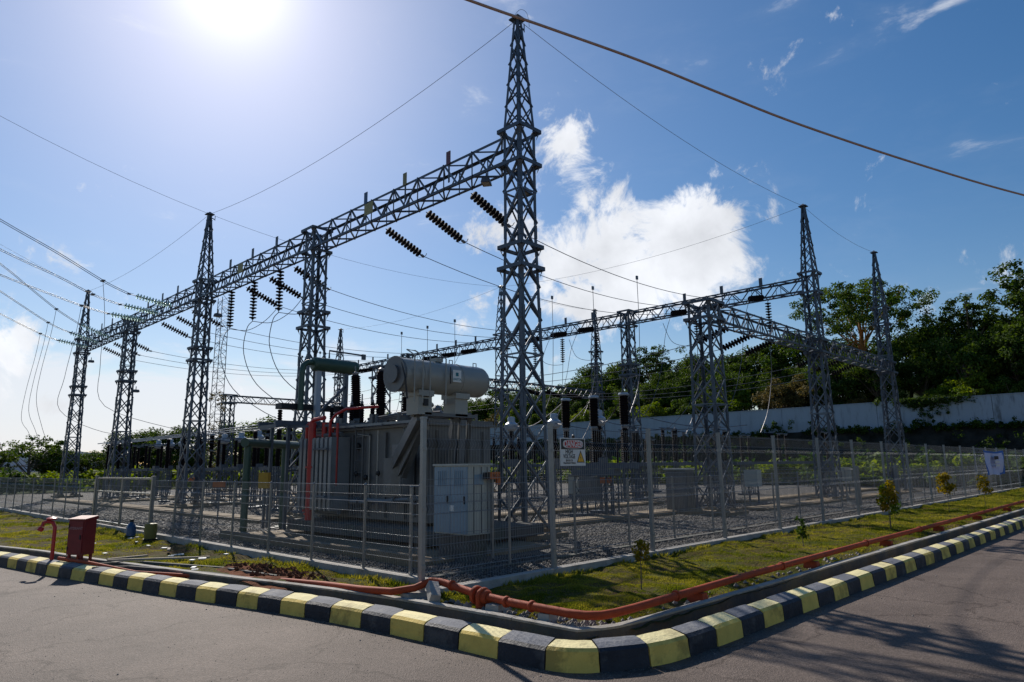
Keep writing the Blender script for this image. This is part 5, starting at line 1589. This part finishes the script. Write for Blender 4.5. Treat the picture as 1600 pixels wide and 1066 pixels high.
for sx in (-.09, .09):
    for sy in (-.12, .12): MB().box((sx, sy, .09), (.035, .035, .20)).build('leg', M['boxred'], Hb)
text_mesh('HYDRANT', .060, mat('faded_white_lettering', (.32, .18, .18), .6), Hb, (-.136, 0, .60), (PI / 2, 0, -PI / 2), 'hydrant_lettering', .0006, .95, .001)
# bottle, bucket, planks and litter
t = thing('water_bottle', 'blue plastic water bottle lying by the left fence gate', 'bottle', (5.32, 17.1, .16))
MB().lathe([(.08, 0), (.10, .02), (.10, .22), (.08, .28), (.04, .33), (.035, .36)], n=14).build('body', M['bluepl'], t, True); MB().lathe([(.045, .35), (.045, .41)], n=10).build('cap', M['black'], t)
t = thing('plastic_tub', 'upturned yellowish plastic tub beside the gate post', 'tub', (5.38, 16.05, .16))
MB().lathe([(.10, 0), (.12, .10), (.13, .24), (.12, .36), (.02, .37)], n=14).build('body', M['ypl'], t, True); MB().lathe([(.13, .02), (.14, .05)], n=14).build('rim', M['black'], t)
for i, (x, y, l, a, w_) in enumerate(((4.3, 12.3, 1.5, -.35, 'longest pale stick lying across the left verge'), (4.0, 12.9, .7, .3, 'short flat timber offcut near the red box'), (4.9, 13.6, .5, 1.2, 'small pale offcut near the left fence'))):
    o = MB().box((0, 0, 0), (l, .05, .03)).build('timber_offcut', M['wood'], loc=(x, y, .215)); o.rotation_euler = (0, .03, a); tag(o, w_, 'timber')
litter = []
for i in range(16):
    x, y = random.uniform(3.9, 5.4), random.uniform(10.5, 18)
    litter.append((x, y))
lm = MB()
for x, y in litter: lm.box((x, y, .20), (random.uniform(.04, .12), random.uniform(.04, .1), .015), rz=random.uniform(0, 3))
tag(lm.build('litter_scraps', M['pvc']), 'pale scraps of litter scattered in the left verge', 'litter', kind='stuff')
# rubble beside the drain, under the pipe at the corner
rb = MB()
for i in range(230):
    if i < 150: s_ = random.gauss(s_corner - .35, .7); off = random.uniform(.70, .95)
    else: s_ = random.uniform(s_corner - 2.6, s_corner + 8); off = random.uniform(.68, .88)
    x, y = kerb_at(s_, off); r = random.uniform(.012, .045) * (1.6 if random.random() < .12 else 1)
    pts = [Vector(p) * r * random.uniform(.7, 1.25) + Vector((x, y, .175 + r * .3)) for p in ((1, 0, 0), (0, 1, 0), (-1, 0, 0), (0, -1, 0), (0, 0, .8), (0, 0, -.8))]
    rb.add(pts, [(0, 1, 4), (1, 2, 4), (2, 3, 4), (3, 0, 4), (1, 0, 5), (2, 1, 5), (3, 2, 5), (0, 3, 5)])
tag(rb.build('rubble', M['rock']), kind='stuff')

# ------------------------------------------------------------------ white wall on top of the bank
WL = thing('boundary_wall', 'long white wall on top of the dark bank below the trees', 'wall', (62.0, 0, 4.2))
yy = -14.0; k = 0
while yy < 118:
    l = 4.0
    MB().box((0, yy + l / 2, 1.12), (.22, l - .03, 2.28)).build('wall_panel', M['wallw'], WL)
    MB().box((0, yy + l / 2, 2.29), (.30, l - .02, .06)).build('coping', M['wallw'], WL)
    yy += l

# ------------------------------------------------------------------ vegetation
def leaves(centers, radii, n_per, size, tones, flat=.7, seed=0, up=.35):
    r = np.random.default_rng(seed)
    C = np.repeat(np.asarray(centers, float), n_per, axis=0); R = np.repeat(np.asarray(radii, float), n_per)
    T_ = np.repeat(np.asarray(tones, float), n_per); n = len(C)
    d = r.normal(size=(n, 3)); d /= np.linalg.norm(d, axis=1)[:, None]
    rad = r.random(n) ** .45
    P = C + d * (rad * R)[:, None] * np.array([1, 1, flat])
    nrm = r.normal(size=(n, 3)) * .8 + d * .6; nrm[:, 2] += up * 2; nrm /= np.linalg.norm(nrm, axis=1)[:, None]
    u = np.cross(nrm, r.normal(size=(n, 3))); u /= np.linalg.norm(u, axis=1)[:, None]; v = np.cross(nrm, u)
    s = size * r.uniform(.6, 1.4, n)[:, None]
    q = np.stack([P - u * s * .5, P + v * s * .26 + nrm * s * .05, P + u * s * .55, P - v * s * .26 + nrm * s * .05], 1)
    tone = np.clip(T_ + r.normal(scale=.20, size=n), 0, 1)
    return q.reshape(-1, 3), tone


def crown_mesh(name, centers, radii, n_per, size, m, flat=.7, seed=0, tones=None, up=.35):
    r = np.random.default_rng(seed + 99)
    if tones is None: tones = r.uniform(.1, .9, len(centers))
    co, tone = leaves(centers, radii, n_per, size, tones, flat, seed, up)
    return np_mesh(name, co, np.arange(len(co)), 4, m, tone)


def tree_proto(seed, H=10.0, R=3.6, style='round', m='leafdark', nclus=46, n_per=85, size=.34, barkm='bark', base=.35):
    r = random.Random(seed); cen, rad = [], []
    for i in range(nclus):
        if style == 'umbrella':
            a = r.uniform(0, 2 * PI); q = math.sqrt(r.random()) * R
            z = H * (.84 + .13 * math.cos(q / R * 1.4)) - r.random() ** 1.4 * H * .34 - q * .10; rr = r.uniform(.45, .95)
        elif style == 'open':
            a = r.uniform(0, 2 * PI); t = r.random(); q = R * (.25 + .75 * t) * math.sqrt(r.random()); z = H * (.50 + .46 * r.random()); rr = r.uniform(.45, .85)
        else:
            a = r.uniform(0, 2 * PI); ph = math.acos(r.uniform(-.75, 1)); s_ = r.uniform(.55, 1.0)
            q = R * math.sin(ph) * s_ * r.uniform(.85, 1.15); z = H * (base + (1 - base) * .5) + (1 - base) * H * .46 * math.cos(ph) * s_; rr = r.uniform(.65, 1.25) * R / 3.6
        cen.append((q * math.cos(a), q * math.sin(a), z)); rad.append(rr)
    me = crown_mesh('crown', cen, rad, n_per, size, M[m], .62 if style != 'round' else .8, seed)
    mb = MB(); hz_ = H * (.42 if style == 'round' else .5)
    lean = (r.uniform(-.5, .5), r.uniform(-.5, .5))
    mb.tube([(0, 0, -.6), (lean[0] * .3, lean[1] * .3, hz_ * .5), (lean[0], lean[1], hz_), (lean[0] * 1.2, lean[1] * 1.2, H * .7)], [.03 * H, .022 * H, .017 * H, .008 * H], 8)
    for i in sorted(range(nclus), key=lambda k: -cen[k][2])[::max(1, nclus // 22)]:
        c = Vector(cen[i]); s0 = Vector((lean[0], lean[1], hz_ * r.uniform(.75, 1.15)))
        mid = s0.lerp(c, .5) + Vector((0, 0, -.3 + .15 * (c.z - s0.z)))
        k_ = .6 if style == 'umbrella' else 1; mb.tube([s0, mid, c], [.010 * H * k_, .006 * H * k_, .002 * H], 5, caps=False)
    tm = mb.mesh('trunk', M[barkm])
    return tm, me


protos = {
    'dark1': tree_proto(1, 10, 3.8, 'round', 'leafdark', 74, 130, .30),
    'dark2': tree_proto(2, 10, 3.3, 'round', 'leafdark', 64, 130, .30, base=.1),
    'mid1': tree_proto(3, 9, 3.6, 'round', 'leafmid', 68, 130, .30, base=.15),
    'mid2': tree_proto(4, 9, 3.2, 'round', 'leafmid', 56, 130, .32, base=.05),
    'bright': tree_proto(5, 7, 3.4, 'round', 'leafbright', 56, 120, .34, base=.0),
    'olive': tree_proto(6, 7, 2.6, 'round', 'leafolive', 50, 120, .30, base=.0),
    'open': tree_proto(7, 12, 4.2, 'open', 'leafmid', 80, 70, .28),
    'dopen': tree_proto(8, 12, 4.6, 'open', 'leafdark', 95, 75, .28),
    'umbrella': tree_proto(9, 13, 6.6, 'umbrella', 'leafmid', 190, 90, .24, 'obark'),
    'flat': tree_proto(10, 8, 4.2, 'umbrella', 'leafmid', 50, 60, .32),
}
desc = {'dark1': 'dense dark green round-headed tree', 'dark2': 'dark narrow evergreen', 'mid1': 'mid green leafy tree', 'mid2': 'bushy mid green tree', 'bright': 'bright green leafy tree',
        'olive': 'brownish olive tree', 'open': 'open-crowned green tree with visible limbs', 'dopen': 'tall open dark tree', 'umbrella': 'huge umbrella-crowned tree with orange mossy trunk', 'flat': 'flat-topped feathery tree'}
H0 = {'dark1': 10, 'dark2': 10, 'mid1': 9, 'mid2': 9, 'bright': 7, 'olive': 7, 'open': 12, 'dopen': 12, 'umbrella': 13, 'flat': 8}


def tree(kind, x, y, top, label, zb=None, group='trees on the hillside', wide=1.0):
    zb = zb if zb is not None else float(hill_z(np.array([x]), np.array([y]))[0]) - .2
    s_ = (top - zb) / H0[kind]
    t = thing('broadleaf_tree', label, 'tree', (x, y, zb), random.uniform(0, 6.28), group)
    t.scale = (s_ * wide, s_ * wide, s_)
    link('trunk', protos[kind][0], t); link('crown', protos[kind][1], t)
    return t


def nth(i):
    if i >= 20:
        k_ = i + 1
        tens = {2: 'twenty', 3: 'thirty', 4: 'forty', 5: 'fifty', 6: 'sixty'}[k_ // 10]
        return tens[:-1] + 'ieth' if k_ % 10 == 0 else tens + '-' + nth(k_ % 10 - 1)
    return ('first second third fourth fifth sixth seventh eighth ninth tenth eleventh twelfth thirteenth fourteenth fifteenth sixteenth seventeenth eighteenth nineteenth twentieth '
                    'twenty-first twenty-second twenty-third twenty-fourth twenty-fifth twenty-sixth twenty-seventh twenty-eighth twenty-ninth thirtieth').split()[i]


sky = [('mid1', 78, 81, 12.0), ('dark1', 76, 74, 12.3), ('flat', 76, 67, 13.6), ('flat', 75, 62, 13.2), ('dark1', 76, 57, 15.4), ('dark2', 76, 52.8, 15.9), ('dopen', 77, 48.8, 17.2), ('mid1', 76, 44.5, 15.4), ('dark1', 76, 40.5, 14.8),
       ('mid2', 75, 37.0, 14.8), ('dark1', 76, 33.5, 15.6), ('dark2', 77, 30.0, 16.6), ('umbrella', 74.5, 22.2, 20.4), ('dark1', 80, 26, 15.5), ('dark1', 77, 17.0, 15.4), ('mid1', 75, 15.0, 15.0), ('dopen', 75.5, 12.8, 17.2), ('dark2', 78, 11.0, 15.6), ('dopen', 76, 7.6, 19.9),
       ('dark1', 74, 4.5, 18.5), ('mid1', 76, 0, 19), ('dark1', 76, -6, 20), ('dark1', 78, 89, 12), ('mid1', 78, 97, 12.5), ('dark1', 76, 106, 12)]
for i, (kd, x, y, top) in enumerate(sky):
    tree(kd, x, y, top, '%s on the hill skyline, %s from the left' % (desc[kd], nth(i)) if i < 30 else desc[kd], wide=1.0 if kd != 'umbrella' else .95)
row2 = [(kd, 69.5 + 3 * random.random(), y) for kd, y in (('dark1', 76), ('mid1', 70), ('dark2', 65), ('mid2', 61), ('dark1', 57), ('mid1', 53), ('dark2', 49.5), ('bright', 46), ('dark1', 42.5), ('mid2', 39), ('dark1', 35.5), ('mid1', 32), ('dark2', 28.5), ('dark1', 24.5), ('dark2', 21), ('mid1', 18), ('dark1', 14), ('dark2', 10.5), ('mid2', 7), ('dark1', 3), ('dark1', -2), ('mid1', -8))]
for i, (kd, x, y) in enumerate(row2):
    tree(kd, x, y, random.uniform(11.2, 13.2) + (1.2 if y < 24 else 0), '%s halfway up the wooded slope, %s from the left' % (desc[kd], nth(i)))
row2b = [(kd, 66.8 + 2 * random.random(), y) for kd, y in (('mid1', 80), ('dark1', 73), ('mid2', 67.5), ('dark1', 63), ('mid1', 59), ('dark1', 55.2), ('mid2', 51), ('mid1', 47), ('dark1', 44), ('mid1', 40.6), ('dark2', 37), ('mid1', 33.6), ('dark1', 30), ('dark1', 26.4), ('mid1', 22.5), ('dark1', 19.2), ('dark1', 16), ('mid2', 12.4), ('dark1', 9), ('mid2', 5), ('dark1', .5), ('mid1', -5))]
for i, (kd, x, y) in enumerate(row2b):
    tree(kd, x, y, random.uniform(9.6, 11.4) + (.8 if y < 24 else 0), '%s low on the wooded slope, %s from the left' % (desc[kd], nth(i)))
row3 = [('bright', 74), ('mid2', 70), ('olive', 66), ('bright', 62), ('mid2', 58.5), ('dark1', 55), ('bright', 51.5), ('mid2', 48), ('dark2', 45), ('bright', 41.5), ('mid2', 38), ('dark1', 35), ('bright', 32), ('olive', 27.2), ('olive', 25.6), ('dark1', 23), ('olive', 20.0), ('dark1', 17.6), ('bright', 14.6), ('bright', 11.8), ('mid2', 9), ('mid2', 5.5), ('bright', 2), ('mid2', -2), ('dark1', -7)]
for i, (kd, y) in enumerate(row3):
    top = random.uniform(7.6, 9.2) + (1.6 if kd == 'olive' and y > 25 else 0)
    tree(kd, 65 + random.uniform(-.6, 1.0), y, top, '%s just above the white wall, %s from the left' % (desc[kd].replace('tree', 'bush'), nth(i)), group='bushes along the top of the white wall', wide=1.1)

# trees at the left, beyond the yard
LT = [('open', 11.5, 74, 3.4, 'low green tree at the far left edge'), ('flat', 14.4, 74, 4.9, 'flat-topped feathery tree near the left edge'), ('dark1', 16.8, 75, 3.9, 'dark round tree just left of the far left tower'), ('dark1', 19.6, 77, 3.6, 'small dark tree behind the far left tower'),
      ('dark2', 22.0, 72, 5.6, 'dark bushy tree behind the second tower from the left'), ('mid2', 24.4, 76, 4.6, 'low round green tree right of the second tower from the left'), ('dark1', 26.4, 75, 6.2, 'round dark tree left of the middle spired tower'), ('mid1', 30.2, 78, 4.0, 'green tree hidden behind the middle spired tower'),
      ('mid1', 33.8, 73, 7.4, 'round green tree above the switchgear left of the transformer'), ('mid2', 37.0, 76, 5.0, 'low green tree beside the round one left of the transformer'), ('bright', 39.8, 74, 6.2, 'bright-edged tree just left of the transformer'), ('bright', 44, 74, 5.4, 'green tree behind the transformer'), ('mid1', 48, 76, 6.2, 'green tree behind the cream cylinder'),
      ('dark1', 52, 78, 6.8, 'dark tree far behind the transformer'), ('mid1', 9, 80, 3.2, 'low tree outside the left edge'), ('mid2', 57, 80, 8, 'green tree at the foot of the hill')]
for kd, x, y, top, l in LT:
    tree(kd, x, y, top, l, zb=-1.2, group='trees beyond the left end of the yard', wide=1.25 if kd != 'flat' else 1.1)
# young bright bushes along the back of the yard
bush = {}
for k, mname in enumerate(('leafbright', 'leafmid')):
    r = random.Random(40 + k); cen = [(r.gauss(0, .62), r.gauss(0, .62), r.uniform(.15, 1.05)) for _ in range(26)]; rad = [r.uniform(.2, .42) for _ in cen]
    bush[k] = crown_mesh('foliage', cen, rad, 46, .24, M[mname], .8, 60 + k)
bst = MB()
for i in range(6): bst.tube([(0, 0, -.1), (.3 * math.cos(i), .3 * math.sin(i), .5), (.6 * math.cos(i), .6 * math.sin(i), .95)], .02, 4, caps=False)
bst = bst.mesh('stems', M['bark'])
bp = []
for i in range(60): bp.append((random.uniform(45, 47.5), 8 + i * .78, random.uniform(.8, 1.35), 0 if random.random() < .7 else 1, 'right'))
for i in range(24): bp.append((random.uniform(48.5, 53), 8 + i * 2.0, random.uniform(1.2, 1.9), 1, 'rear'))
for i in range(34): bp.append((7 + i * 1.2, random.uniform(56, 60), random.uniform(.85, 1.35), 0 if random.random() < .75 else 1, 'left'))
gl = {'right': ('leafy bush behind the rear fence', 'bushes behind the rear fence'), 'rear': ('darker bush below the bank', 'bushes below the bank'), 'left': ('bright bush past the left end of the yard', 'bushes at the left end of the yard')}
cnt = {}
bp.sort(key=lambda b: (b[4], math.atan2(b[0], b[1])))
for x, y, s_, kk, wh in bp:
    cnt[wh] = cnt.get(wh, -1) + 1
    t = thing('leafy_bush', gl[wh][0] + ', %s from the left' % nth(cnt[wh]), 'bush', (x, y, .22), random.uniform(0, 6.28), gl[wh][1]); t.scale = (s_ * 1.15, s_ * 1.15, s_)
    link('foliage', bush[kk], t); link('stems', bst, t)
# creepers hanging on the wall and the slim mast
r = random.Random(77); cen, rad = [], []
for i in range(120):
    y = r.gauss(14.2, 1.5); cen.append((61.8 + r.uniform(-.1, .2), y, 6.55 - abs(r.gauss(0, .38)) * (1.3 if 12.8 < y < 15.5 else .5))); rad.append(r.uniform(.12, .38))
for i in range(420):
    y = r.uniform(4, 60); cen.append((61.4 + r.uniform(-.3, .1), y, 4.1 + abs(r.gauss(0, .25 + .35 * max(0, math.sin(y * .55)) * (14 < y < 28))))); rad.append(r.uniform(.12, .35))
for i in range(260):
    y = r.uniform(-8, 60); cen.append((60.2 + r.uniform(-.9, .9), y, .6 + r.random() * 3.0)); rad.append(r.uniform(.15, .5))
tag(link('wall_creeper', crown_mesh('wall_creeper', cen, rad, 40, .17, M['leafdark'], .9, 71)), 'dark creepers and scrub growing against the white wall', 'creeper', kind='stuff')
cen = [(16.6 + .35 * math.cos(i * 2.4), 40.4 + .35 * math.sin(i * 2.4), .6 + r.random() * 5.5) for i in range(40)]
tag(link('mast_creeper', crown_mesh('mast_creeper', cen, [r.uniform(.12, .3) for _ in cen], 22, .11, M['leafolive'], .9, 72)), 'brownish creeper climbing the slim lattice mast', 'creeper')


def sapling(x, y, h, z0, m, label, n=60, wid=.11, size=.055):
    t = thing('sapling', label, 'sapling', (x, y, .16), random.uniform(0, 6))
    MB().tube([(0, 0, 0), (.01, .01, h * .5), (-.01, 0, h)], [.008, .006, .003], 5).build('stem', M['bark'], t)
    r = random.Random(int(x * 10)); cs = [(r.gauss(0, wid * .5), r.gauss(0, wid * .5), r.uniform(z0, h)) for _ in range(14)]
    link('foliage', crown_mesh('foliage', cs, [wid * .6] * 14, n // 3, size, M[m], 1.0, int(x * 10), up=.1), t)


sapling(7.2, 4.89, .56, .34, 'leafyellow', 'little yellow-leaved sapling in the grass under the danger sign', 50, .09, .05)
sapling(16.9, 4.88, 1.12, .40, 'leafyellow', 'tall yellow-green sapling in front of the inner gate', 110, .17, .075)
sapling(16.95, 4.9, 1.05, .35, 'leafbright', 'green-leaved shoot grown together with the tall yellow-green sapling', 60, .17, .075)
sapling(23.3, 5.14, 1.20, .55, 'leafyellow', 'bushy yellow sapling further right along the verge', 110, .22, .085)
sapling(27.2, 4.95, .95, .45, 'leafyellow', 'small yellowish sapling left of the banner', 80, .2, .08)
sapling(12.84, 5.19, .50, .15, 'leafdark', 'short dark green sapling halfway along the right verge', 50, .11, .06)
sapling(41.0, 5.1, 1.1, .5, 'leafolive', 'reddish sapling right of the banner', 80, .25, .09)
sapling(19.5, 5.5, .45, .15, 'leafmid', 'tiny green sapling near the tall yellow-green one', 40, .1, .06)


def grass_mesh(name, regions, hmin, hmax, seed):
    r = np.random.default_rng(seed); P, S = [], []
    for (fx, n) in regions:
        p, s_ = fx(r, n); P.append(p); S.append(s_)
    P = np.concatenate(P); S = np.concatenate(S); n = len(P)
    a = r.uniform(0, 2 * PI, n); h = r.uniform(hmin, hmax, n) * S; w = (.005 + .14 * h) * .8
    lean = r.normal(scale=.45, size=(n, 2)) * h[:, None]
    u = np.stack([np.cos(a), np.sin(a), np.zeros(n)], 1) * w[:, None]
    tip = P + np.concatenate([lean, h[:, None]], 1)
    co = np.stack([P - u, P + u, tip], 1).reshape(-1, 3)
    tone = np.clip(.45 + .8 * vnoise(P[:, 0], P[:, 1], .8, 21) + .8 * vnoise(P[:, 0], P[:, 1], .25, 22) + r.normal(scale=.2, size=n), 0, 1)
    return np_mesh(name, co, np.arange(len(co)), 3, M['grass'], tone)


def reg_right(r, n):
    X = 5.6 + (r.random(n) ** 2.2) * 42; Y = r.uniform(3.95, 6.42, n)
    clump = vnoise(X, Y, .22, 31) + .6 * vnoise(X, Y, .7, 32); keep = clump > -.62
    keep &= ~((Y < 4.15) & (r.random(n) < .75))
    X, Y, cl = X[keep], Y[keep], clump[keep]
    sc = (.55 + 1.5 * np.clip(cl, 0, .5)) * (1 + (X - 5) * .05)
    return np.stack([X, Y, verge_z(X, Y) - .01], 1), sc


def reg_left(r, n):
    Y = 4.0 + (r.random(n) ** 1.6) * 30; t = r.random(n); e = verge_x(Y) + .02; X = e + (5.58 - e) * t
    clump = vnoise(X, Y, .22, 31) + .7 * vnoise(X, Y, .9, 33); keep = clump > -.16
    bare = (Y > 8.2) & (Y < 11.0) & (X < 5.0) & (r.random(n) < .85)
    keep &= ~bare
    X, Y, cl = X[keep], Y[keep], clump[keep]
    return np.stack([X, Y, verge_z(X, Y) - .01], 1), (.6 + 1.6 * np.clip(cl, 0, .5)) * (1 + (Y - 5) * .04)


tag(link('grass', grass_mesh('grass', [(reg_right, 560000), (reg_left, 230000)], .010, .034, 5)), 'short tufted green grass on the verges', 'grass', kind='stuff')
# taller weeds along the plinths and through the fence
def reg_weed(r, n):
    k = n // 2; X = 5.3 + r.random(k) ** 1.5 * 16; Y = 6.40 - np.abs(r.normal(scale=.05, size=k)); m1 = vnoise(X, Y, .5, 41) > .05
    Y2 = 7 + r.random(n - k) ** 1.3 * 16; X2 = 5.56 - np.abs(r.normal(scale=.08, size=n - k)); m2 = vnoise(X2, Y2, .6, 42) > .0
    X = np.concatenate([X[m1], X2[m2]]); Y = np.concatenate([Y[m1], Y2[m2]])
    return np.stack([X, Y, verge_z(X, Y) - .01], 1), np.ones(len(X))


tag(link('weeds', grass_mesh('weeds', [(reg_weed, 6000)], .03, .09, 6)), 'taller weeds growing along the fence plinths', 'weeds', kind='stuff')
# bare red soil heaps on the left verge
def red_z(X, Y):
    return verge_z(X, Y) + .035 * np.clip(1 - ((Y - 9.7) / 1.5) ** 2, 0, 1) * np.clip(1 - ((X - 4.8) / .55) ** 2, 0, 1) * (1 + 1.2 * vnoise(X, Y, .15, 51)) - .004 - .03 * (1 - np.clip(1 - ((Y - 9.7) / 1.5) ** 2, 0, 1) * np.clip(1 - ((X - 4.8) / .55) ** 2, 0, 1))
sheet('red_soil', np.linspace(4.3, 5.4, 30), np.linspace(8.2, 11.2, 60), red_z, M['redsoil'])

# grit and small stones gathered on the road along the kerb
r = np.random.default_rng(12)
gv, gf, k = [], [], 0
for i in range(2600):
    if i < 1700: sx_ = s_corner + r.normal(0, 7); off = -abs(r.normal(0, .16)) - .01
    else: sx_ = s_corner + r.normal(0, 6); off = -r.uniform(.1, 3.2)
    x, y = kerb_at(sx_, off); q = r.uniform(.002, .006) * (2.2 if r.random() < .05 else 1)
    for p in ((1, 0, 0), (0, 1, 0), (-1, 0, 0), (0, -1, 0), (0, 0, .8)): gv.append((x + p[0] * q * r.uniform(.6, 1.3), y + p[1] * q * r.uniform(.6, 1.3), .001 + p[2] * q))
    gf += [(k, k + 1, k + 4), (k + 1, k + 2, k + 4), (k + 2, k + 3, k + 4), (k + 3, k, k + 4)]; k += 5
mb = MB(); mb.v = gv; mb.f = gf; mb.m = [0] * len(gf)
tag(mb.build('road_grit', M['rock']), kind='stuff')

cl = MB()
for i in range(420):
    x, y = random.gauss(4.98, .24), random.gauss(9.8, .85)
    if not 4.6 < x < 5.5: continue
    q = random.uniform(.012, .05)
    z0 = float(red_z(np.array([x]), np.array([y]))[0]) + q * .3
    pts = [Vector(p) * q * random.uniform(.7, 1.3) + Vector((x, y, z0)) for p in ((1, 0, 0), (0, 1, 0), (-1, 0, 0), (0, -1, 0), (0, 0, .8), (0, 0, -.8))]
    cl.add(pts, [(0, 1, 4), (1, 2, 4), (2, 3, 4), (3, 0, 4), (1, 0, 5), (2, 1, 5), (3, 2, 5), (0, 3, 5)])
tag(cl.build('soil_clods', M['redsoil']), kind='stuff')
# loose gravel stones over the nearer part of the yard
def stones(n, seed=3):
    r = np.random.default_rng(seed)
    d = 8.2 + (r.random(n) ** 1.6) * 24; a = np.radians(44.2 - r.uniform(-44, 33, n))   # fan in front of the road corner
    X, Y = d * np.cos(a), d * np.sin(a)
    k = (X > 5.8) & (Y > 6.6) & ~((np.abs(X - 8.35) < 1.85) & (np.abs(Y - 11.7) < 3.65)); X, Y, d = X[k], Y[k], d[k]; n = len(X)
    s_ = r.uniform(.009, .026, n) * (1 + (d - 8) * .012)
    base = np.array([(1, 0, 0), (0, 1, 0), (-1, 0, 0), (0, -1, 0), (0, 0, .75), (0, 0, -.6)], float)
    P = base[None] * s_[:, None, None] * r.uniform(.6, 1.25, (n, 6, 1))
    th = r.uniform(0, 2 * PI, n); c, s2 = np.cos(th)[:, None], np.sin(th)[:, None]
    x = P[..., 0] * c - P[..., 1] * s2; y = P[..., 0] * s2 + P[..., 1] * c
    tilt = r.uniform(-.7, .7, n)[:, None]; z = P[..., 2] + x * tilt
    Z = .185 + .03 * vnoise(X, Y, 1.1, 5)
    co = np.stack([x + X[:, None], y + Y[:, None], z + Z[:, None] + .008], -1).reshape(-1, 3)
    f = np.array([(0, 1, 4), (1, 2, 4), (2, 3, 4), (3, 0, 4), (1, 0, 5), (2, 1, 5), (3, 2, 5), (0, 3, 5)])
    F = (f[None] + (np.arange(n) * 6)[:, None, None]).reshape(-1, 3)
    tone = np.repeat(np.clip(r.beta(1.2, 3.0, n), 0, 1), 8)
    return co, F, tone


co, F, tone = stones(120000)
sm = bpy.data.materials.new('gravel_stone'); sm.use_nodes = True
nt = sm.node_tree; at = nt.nodes.new('ShaderNodeAttribute'); at.attribute_name = 'tone'
rp = nt.nodes.new('ShaderNodeValToRGB'); rp.color_ramp.elements[0].color = (.03, .029, .03, 1); rp.color_ramp.elements[1].color = (.27, .245, .225, 1)
nt.links.new(at.outputs['Fac'], rp.inputs[0]); nt.links.new(rp.outputs[0], nt.nodes['Principled BSDF'].inputs['Base Color']); nt.nodes['Principled BSDF'].inputs['Roughness'].default_value = .8
tag(link('gravel', np_mesh('gravel', co, F, 3, sm, tone)), 'loose grey gravel stones covering the yard', 'gravel', kind='stuff')
